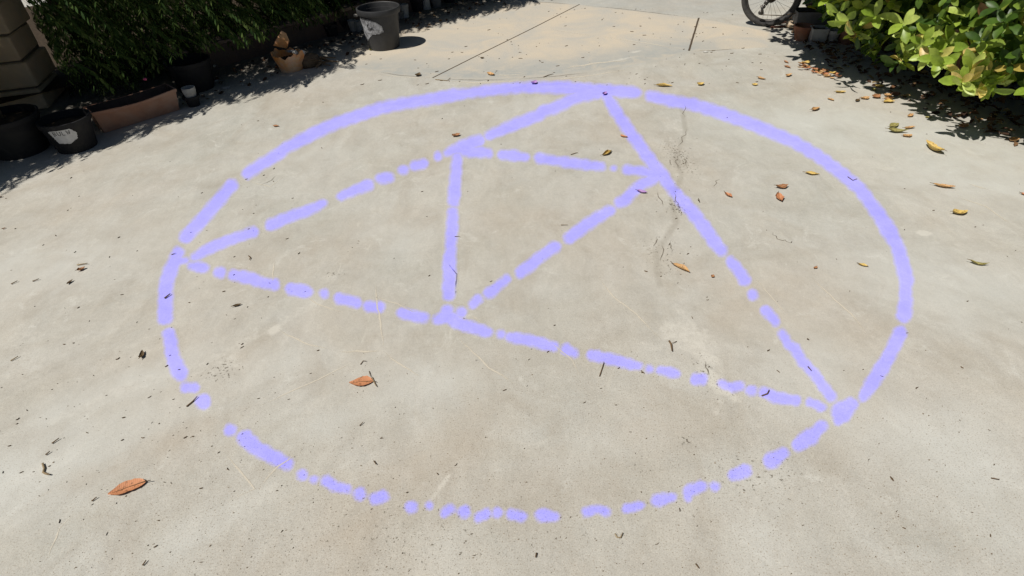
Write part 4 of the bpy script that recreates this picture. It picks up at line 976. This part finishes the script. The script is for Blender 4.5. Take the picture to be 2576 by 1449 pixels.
LD = [ # p0, p1, width ratio, mat, curl, fold, label
 ((938,964),(880,962),.52,'L_red',.05,.25,'flat orange-brown oval leaf alone in the lower middle of the circle'),
 ((368,1218),(275,1243),.36,'L_red',.08,.35,'largest leaf, long ragged orange-brown, below the circle at lower left'),
 ((1138,346),(1157,340),.7,'L_brown',.5,.9,'small crumpled brown leaf above the top corner of the inner triangle'),
 ((1514,393),(1539,381),.42,'L_yellow',.1,1.1,'rolled yellow leaf inside the top small triangle'),
 ((1560,343),(1579,347),.5,'L_red',.3,.7,'tiny reddish leaf beside the right side of the big triangle'),
 ((1601,483),(1628,486),.42,'L_violet',.3,.9,'violet-dusted curled leaf near the right corner of the inner triangle'),
 ((1693,666),(1733,689),.34,'L_tan',.15,1.1,'long rolled orange-brown leaf on the crack right of centre'),
 ((1823,487),(1840,499),.5,'L_red',.3,.9,'reddish folded leaf right of the inner triangle corner'),
 ((1950,474),(1981,470),.5,'L_brown',.5,.8,'arched brown leaf with a lifted middle right of the triangle'),
 ((1958,490),(1965,510),.55,'L_red',.3,.9,'short upright-pointing brown leaf below the arched leaf'),
 ((2024,436),(2062,441),.32,'L_yellow',.15,1.0,'long yellow-brown rolled leaf inside the circle near its upper right line'),
 ((2158,665),(2184,673),.42,'L_yellow',.2,.8,'small yellow leaf just inside the right line of the circle'),
 ((2345,467),(2401,475),.3,'L_tan',.25,1.2,'long curled tan leaf right of the circle'),
 ((2394,540),(2430,535),.62,'L_yellow',.4,.6,'broad golden leaf with dark tip right of the circle'),
 ((2436,662),(2485,668),.26,'L_olive',.45,1.1,'narrow olive boat-shaped leaf far right'),
 ((2372,390),(2322,366),.55,'L_yellow',.5,.9,'large curved yellow leaf at upper right'),
 ((2565,489),(2590,496),.5,'L_red',.3,.8,'reddish leaf cut by the right edge'),
 ((2235,322),(2262,315),.5,'L_olive',.2,.8,'yellow-green leaf topmost of the cluster of four at upper right'),
 ((2272,326),(2302,323),.34,'L_tan',.3,1.0,'narrow tan leaf right in the cluster of four at upper right'),
 ((2231,333),(2281,335),.34,'L_olive',.45,1.0,'long olive leaf with dark end in the cluster of four at upper right'),
 ((2270,345),(2293,342),.6,'L_tan',.3,.7,'small orange-brown leaf lowest in the cluster of four at upper right'),
 ((2539,358),(2557,350),.8,'L_tan',.3,.6,'round tan leaf at the shadow edge by the right edge'),
 ((1650,216),(1690,220),.34,'L_yellow',.15,1.0,'long yellow and red leaf above the top of the circle'),
 ((1754,216),(1770,212),.8,'L_yellow',.5,.7,'small yellow leaf above the circle, right of the long one'),
 ((1890,214),(1907,215),.75,'L_yellow',.4,.6,'round yellow leaf above the upper right of the circle'),
 ((1905,197),(1926,202),.4,'L_tan',.3,.9,'thin tan leaf with a black end above the round yellow leaf'),
 ((1974,194),(1992,190),.55,'L_tan',.5,.7,'tan leaf with upturned ends near the shrub shadow'),
 ((1971,155),(1984,160),.4,'L_brown',.3,.9,'upper of two thin brown leaves at the shrub shadow'),
 ((1972,168),(1988,173),.4,'L_brown',.3,.9,'lower of two thin brown leaves at the shrub shadow'),
 ((2101,235),(2126,233),.5,'L_yellow',.3,.8,'yellow leaf with a brown tail near the shrub shadow'),
 ((2080,250),(2098,255),.55,'L_tan',.3,.8,'tan leaf below the yellow one near the shrub shadow'),
 ((2040,281),(2060,273),.4,'L_tan',.3,.9,'tan leaf just outside the upper right line of the circle'),
 ((2149,257),(2163,252),.5,'L_dark',.4,.9,'dark curled leaf at the left of the litter edge'),
 ((2163,250),(2186,248),.6,'L_tan',.4,.8,'orange-tan leaf beside the dark curled leaf at the litter edge'),
 ((2193,248),(2212,243),.7,'L_brown',.5,.8,'brown crumpled leaf at the middle of the litter edge'),
 ((2221,253),(2249,250),.5,'L_tan',.3,.9,'upper of two stacked tan leaves at the litter edge'),
 ((2222,260),(2250,257),.5,'L_yellow',.2,.9,'lower of two stacked yellowish leaves at the litter edge'),
 ((2200,221),(2222,218),.7,'L_yellow',.3,.7,'yellow leaf in the broken light of the shrub shadow'),
 ((2192,229),(2204,226),.8,'L_olive',.3,.7,'olive leaf in the broken light of the shrub shadow'),
 ((2226,244),(2240,240),.9,'L_tan',.4,.7,'pale round leaf just above the stacked leaves'),
 ((2405,294),(2425,292),.4,'L_brown',.4,.8,'brown leaf lying in the shrub shadow below the lit sprig'),
 ((2414,325),(2433,318),.6,'L_brown',.5,.8,'pinkish brown leaf at the shadow edge right of the cluster of four'),
 ((2280,295),(2298,290),.4,'L_tan',.3,.8,'thin tan leaf on the shadow edge above the cluster of four'),
 ((2328,298),(2342,296),.6,'L_olive',.3,.6,'olive leaf on the shadow edge above the large curved yellow leaf'),
 ((2458,299),(2473,302),.6,'L_tan',.3,.7,'pale leaf lying in the dark litter under the lit sprig'),
 ((1225,187),(1243,191),.6,'L_tan',.4,.8,'tan leaf on the edge of the old slab at the top'),
 ((1336,213),(1350,208),.8,'L_violet',.7,.8,'upturned pale leaf on the top line of the circle'),
 ((1516,241),(1525,235),.7,'L_violet',.6,.9,'small folded violet leaf where the lines meet at the top'),
 ((1208,148),(1218,146),.7,'L_dark',.4,.8,'dark scrap of leaf on the old slab right of the joint'),
 ((1048,194),(1056,188),.8,'L_dark',.7,.8,'dark upturned leaf at the left end of the joint'),
 ((196,685),(216,675),.75,'L_brown',.6,.9,'crumpled brown leaf left of the circle'),
 ((170,718),(185,706),.4,'L_dark',.4,1.0,'dark curled leaf below the crumpled one left of the circle'),
 ((586,774),(608,766),.42,'L_dark',.3,1.0,'dark olive curled leaf inside the left of the circle'),
 ((688,318),(702,320),.4,'L_brown',.3,.9,'small reddish leaf near the hedge shadow at upper left'),
 ((944,126),(958,128),.8,'L_tan',.4,.6,'bright orange-tan leaf at the foot of the bucket'),
 ((928,127),(939,126),.9,'L_olive',.3,.6,'pale leaf beside the bucket foot'),
 ((2163,30),(2180,45),.6,'L_brown',.3,.6,'brown dead leaf hanging in the shrub'),
 ((8,495),(-8,500),.4,'L_dark',.3,.9,'dark leaf cut by the left edge near the hedge shadow'),
 ((5,578),(16,574),.6,'L_brown',.4,.9,'tiny brown leaf at the left edge'),
 ((353,905),(363,885),.5,'L_dark',.5,.9,'dark shrivelled leaf left of the lower left circle line'),
 ((1790,700),(1796,694),.8,'L_brown',.5,.9,'tiny dark leaf scrap right of the long rolled leaf'),
 ((2047,678),(2054,672),.6,'L_brown',.5,.9,'tiny brown leaf scrap inside the right of the circle'),
]
for i, (a, b, wr, mt, cu, fo, lab) in enumerate(LD):
    if 'hanging in the shrub' in lab: continue
    dry_leaf(a, b, wr * 1.3 if wr < .5 else wr * 1.1, MAT[mt], lab, cu * .8, fo, seed=i, stem=((a[0] - b[0]) ** 2 + (a[1] - b[1]) ** 2) > 400)
gpile = 'small dry leaves heaped at the shrub shadow edge'
for i in range(26):
    t = i / 25; px = 2012 + 92 * t + random.uniform(-8, 8); py = 171 + 26 * t + random.uniform(-7, 6) - (8 if .1 < t < .4 else 0) * random.random()
    a = random.uniform(-.5, .5); l_ = random.uniform(6, 11)
    e = dry_leaf((px - l_ * math.cos(a), py - l_ * .5 * math.sin(a)), (px + l_ * math.cos(a), py + l_ * .5 * math.sin(a)), .6, MAT[random.choice(['L_tan', 'L_red', 'L_brown', 'L_tan', 'L_yellow'])], 'small curled brown leaf in the heap at the shrub shadow edge', .4, .8, stem=False, group=gpile, seed=100 + i)
    e.location.z = random.uniform(0, .02); e.rotation_euler[0] = random.uniform(-.3, .3)

TW = [ # points, radius, mat, label
 ([(1508,948),(1513,933),(1519,914)],.0016,'twig','thin straight twig in the lower middle under the base line'),
 ([(1916,997),(1930,992),(1934,984)],.0022,'twig','bent dark twig lying on the lower right chalk line'),
 ([(470,1024),(485,1012),(498,1000)],.0020,'twig','dark stick touching the lowest left chalk dab'),
 ([(937,951),(941,962),(948,975)],.0020,'twigpale','pale knobbly twig right of the flat oval leaf'),
 ([(929,935),(933,950)],.0013,'twig','short thin twig above the oval leaf'),
 ([(907,918),(914,909),(922,911)],.0013,'twig','bent hair-thin twig above the oval leaf'),
 ([(109,1168),(113,1180),(110,1190),(118,1194),(128,1197)],.0028,'twigpale','curled pale twig at the lower left edge'),
 ([(1547,1344),(1552,1353),(1561,1354),(1566,1343)],.0018,'twigpale','hook-shaped twig near the bottom edge'),
 ([(1683,860),(1688,868),(1690,886)],.0034,'twig','thick dark twig right of the base line'),
 ([(1702,860),(1690,866)],.0012,'twig','hair-thin twig beside the thick dark twig'),
 ([(415,752),(430,742)],.0030,'twig','dark splinter on the left chalk line'),
 ([(432,642),(443,639)],.0016,'twig','thin splinter near the left corner of the big triangle'),
 ([(626,645),(631,650),(628,656)],.0022,'twig','small hooked twig inside the left corner of the big triangle'),
 ([(83,709),(100,704)],.0020,'twig','longer of the dark sticks beside the crumpled leaf at left'),
 ([(29,716),(46,709)],.0020,'twig','pale stick by the left edge'),
 ([(28,909),(48,899)],.0020,'twigpale','light brown stick at the far left middle'),
 ([(132,1117),(151,1105)],.0020,'twig','upper of two parallel sticks at lower left'),
 ([(116,1146),(128,1138)],.0020,'twig','lower of two parallel sticks at lower left'),
 ([(232,1262),(246,1253)],.0018,'twig','stick below the largest leaf'),
 ([(360,1424),(370,1412)],.0020,'twig','stick at the bottom edge left'),
 ([(2030,854),(2034,857)],.0020,'twig','tiny stick above the lower right corner of the big triangle'),
 ([(2032,924),(2040,935)],.0020,'twig','dark stick on the right side line near the lower right corner'),
 ([(2492,1204),(2512,1209)],.0016,'twig','thin curved twig alone at the lower right'),
 ([(1436,390),(1448,386),(1454,386)],.0016,'twig','arched thin twig above the inner top line'),
 ([(1144,596),(1158,597)],.0013,'twig','hair-thin twig across the vertical chalk line'),
 ([(1411,567),(1428,568)],.0013,'twig','hair-thin straight twig inside the inner triangle'),
 ([(1757,501),(1760,510),(1755,505)],.0018,'twig','tiny dark twig on the crack by the right side line'),
 ([(2132,446),(2145,455),(2155,452)],.0018,'twig','small forked twig right of the upper right circle line'),
 ([(1367,195),(1380,190),(1392,188)],.0022,'twig','twig at the edge of the old slab above the circle'),
 ([(1095,201),(1125,204),(1133,198)],.0024,'twigpale','forked pale twig at the foot of the slab joint'),
 ([(195,668),(222,665)],.0024,'twigpale','greenish stalk over the crumpled brown leaf'),
 ([(1350,1393),(1347,1405)],.002,'twig','short dark stick at the bottom edge middle'),
 ([(941,1161),(947,1171)],.0018,'twig','short stick inside the lower left of the circle'),
 ([(905,1072),(915,1064)],.0015,'twig','thin reddish stick below the oval leaf'),
 ([(1750,1420),(1757,1432)],.002,'twig','short brown stick at the bottom edge right of the middle'),
]
for i, (pts, r, mt, lab) in enumerate(TW):
    P = [G(*p) for p in pts]; c = sum(P, Vector()) / len(P); m = MB()
    Q = [p - c + Vector((0, 0, r + .0018 + (.003 if k == len(P) - 1 else 0))) for k, p in enumerate(P)]
    m.tube(Q, [r * 1.15] * (len(Q) - 1) + [r * .7], 6); o = m.build('twig', MAT[mt], None, loc=c); tag(o, lab, 'twig')

# countless crumbs: splinters and plant bits
def crumbs(name, n, sampler, mat, smin, smax, label, thin=.25, z=.0013):
    V = []; Fc = []
    for k in range(n):
        c = sampler()
        if c is None: continue
        a = random.uniform(0, PI) if random.random() < .4 else random.gauss(.55, .35); l_ = random.uniform(smin, smax) * (random.random() ** 1.5 + .35); wv = l_ * random.uniform(thin * .6, thin * 1.8); h = min(.003, wv * .8)
        d = Vector((math.cos(a), math.sin(a), 0)); q = Vector((-d.y, d.x, 0)); b = len(V); bend = random.uniform(-.3, .3) * l_
        for t, wm in ((-.5, .4), (0, 1), (.5, .3)):
            p = c + d * l_ * t + q * bend * (1 - 4 * t * t) * .5
            V += [p - q * wv * wm * .5 + Vector((0, 0, z)), p + Vector((0, 0, z + h)), p + q * wv * wm * .5 + Vector((0, 0, z))]
        for i in (0, 3): Fc += [[b + i, b + i + 3, b + i + 4, b + i + 1], [b + i + 1, b + i + 4, b + i + 5, b + i + 2]]
    o = mesh_py(name, V, Fc, mat, None, False); tag(o, label, 'plant crumbs', kind='stuff'); return o
def samp_all():
    r = random.random()
    if r < .42: px, py = random.uniform(-40, 760), random.uniform(300, 1250)
    elif r < .62: px, py = random.uniform(-40, 2600), random.uniform(880, 1500)
    elif r < .9: px, py = random.uniform(600, 2600), random.uniform(180, 1000)
    else: px, py = random.gauss(1690, 40), random.uniform(330, 700)
    p = G(px, py); return p
crumbs('plant_crumbs', 460, samp_all, MAT['crumb'], .004, .015, 'tiny dark plant crumbs and splinters strewn over the concrete')
def samp_near():
    return G(random.uniform(100, 2500), 880 + 620 * random.random() ** .8)
crumbs('grit', 1500, samp_near, MAT['grit'], .0015, .0045, 'fine brown grit on the near concrete', .5, .0004)
def samp_slab(): return G(random.uniform(880, 1950), random.uniform(20, 215))
crumbs('slab_crumbs', 220, samp_slab, MAT['crumb'], .01, .03, 'dark crumbs on the old slab')

# leaf litter under the shrub and along the hedge
def litter(name, n, sampler, mat, smin, smax, label):
    T = leaf_template(3, lambda t: .03 + .26 * math.sin(PI * t) if t < 1 else .02, .5, .25); O = []; X = []; Yv = []; Zv = []; S = []
    for k in range(n):
        p, z = sampler(); a = rng.uniform(0, 6.28); xd = unit(np.array([math.cos(a), math.sin(a), rng.normal(0, .25)])); zd = unit(np.array([rng.normal(0, .4), rng.normal(0, .4), 1.])); yd = unit(np.cross(zd, xd)); zd = np.cross(xd, yd)
        O.append([p[0], p[1], z]); X.append(xd); Yv.append(yd); Zv.append(zd); S.append(rng.uniform(smin, smax))
    V, Fc = scatter_leaves(*T, *map(np.array, (O, X, Yv, Zv, S))); V[:, 2] = np.maximum(V[:, 2], .003)
    o = mesh_np(name, V, [Fc], mat); tag(o, label, 'leaf litter', kind='stuff'); return o
def s_right():
    s = rng.random(); b = poly_at(SR[2:], np.array([s]))[0]; d = .06 + rng.random() ** .8 * 1.1
    return (b[0] + d * .96, b[1] + d * .28), .008 + rng.random() * .035 * min(1, d * 3)
litter('leaf_litter', 1700, s_right, MAT['litter'], .03, .07, 'brown dead leaves covering the ground under the shrub')
def s_left():
    t = rng.random(); x = -3.4 + 4.3 * t; y = x * 1.03 + 7.53; d = .03 + rng.random() ** 1.5 * .5
    return (x + d * .72, y - d * .70), .006 + rng.random() * .02
litter('leaf_litter', 300, s_left, MAT['litter'], .02, .055, 'dead leaves lying in the shade along the foot of the kerb wall')
# a fallen pink blossom and pale petals in the hedge
for i, (px, py, z, mt, lab) in enumerate([(366, 202, .24, 'petal', 'pink blossom lying in the dark under the hedge'), (230, 271, .02, 'white', 'white petal left of the trough'), (540, 168, .02, 'white', 'white petal above the wide black pot')]):
    scrap('petal', G(px, py, z), (.014, .012, .016), MAT[mt], lab, 'petal', seed=60 + i)
scrap('white_flower', G(1775, 131), (.02, .016, .008), MAT['white'], 'pale petal on the concrete at the foot of the short dark joint', 'petal', seed=70)
scrap('paper_scrap', G(567, 222), (.04, .025, .01), MAT['cup'], 'flat grey scrap in the shade right of the wide black pot', 'scrap', seed=71)
scrap('paper_scrap', G(543, 205), (.022, .012, .012), MAT['cup'], 'small pale scrap above the flat grey scrap in the shade', 'scrap', seed=72)
scrap('paper_scrap', G(610, 213), (.024, .012, .01), MAT['cup'], 'small pale scrap right of the flat grey scrap in the shade', 'scrap', seed=73)
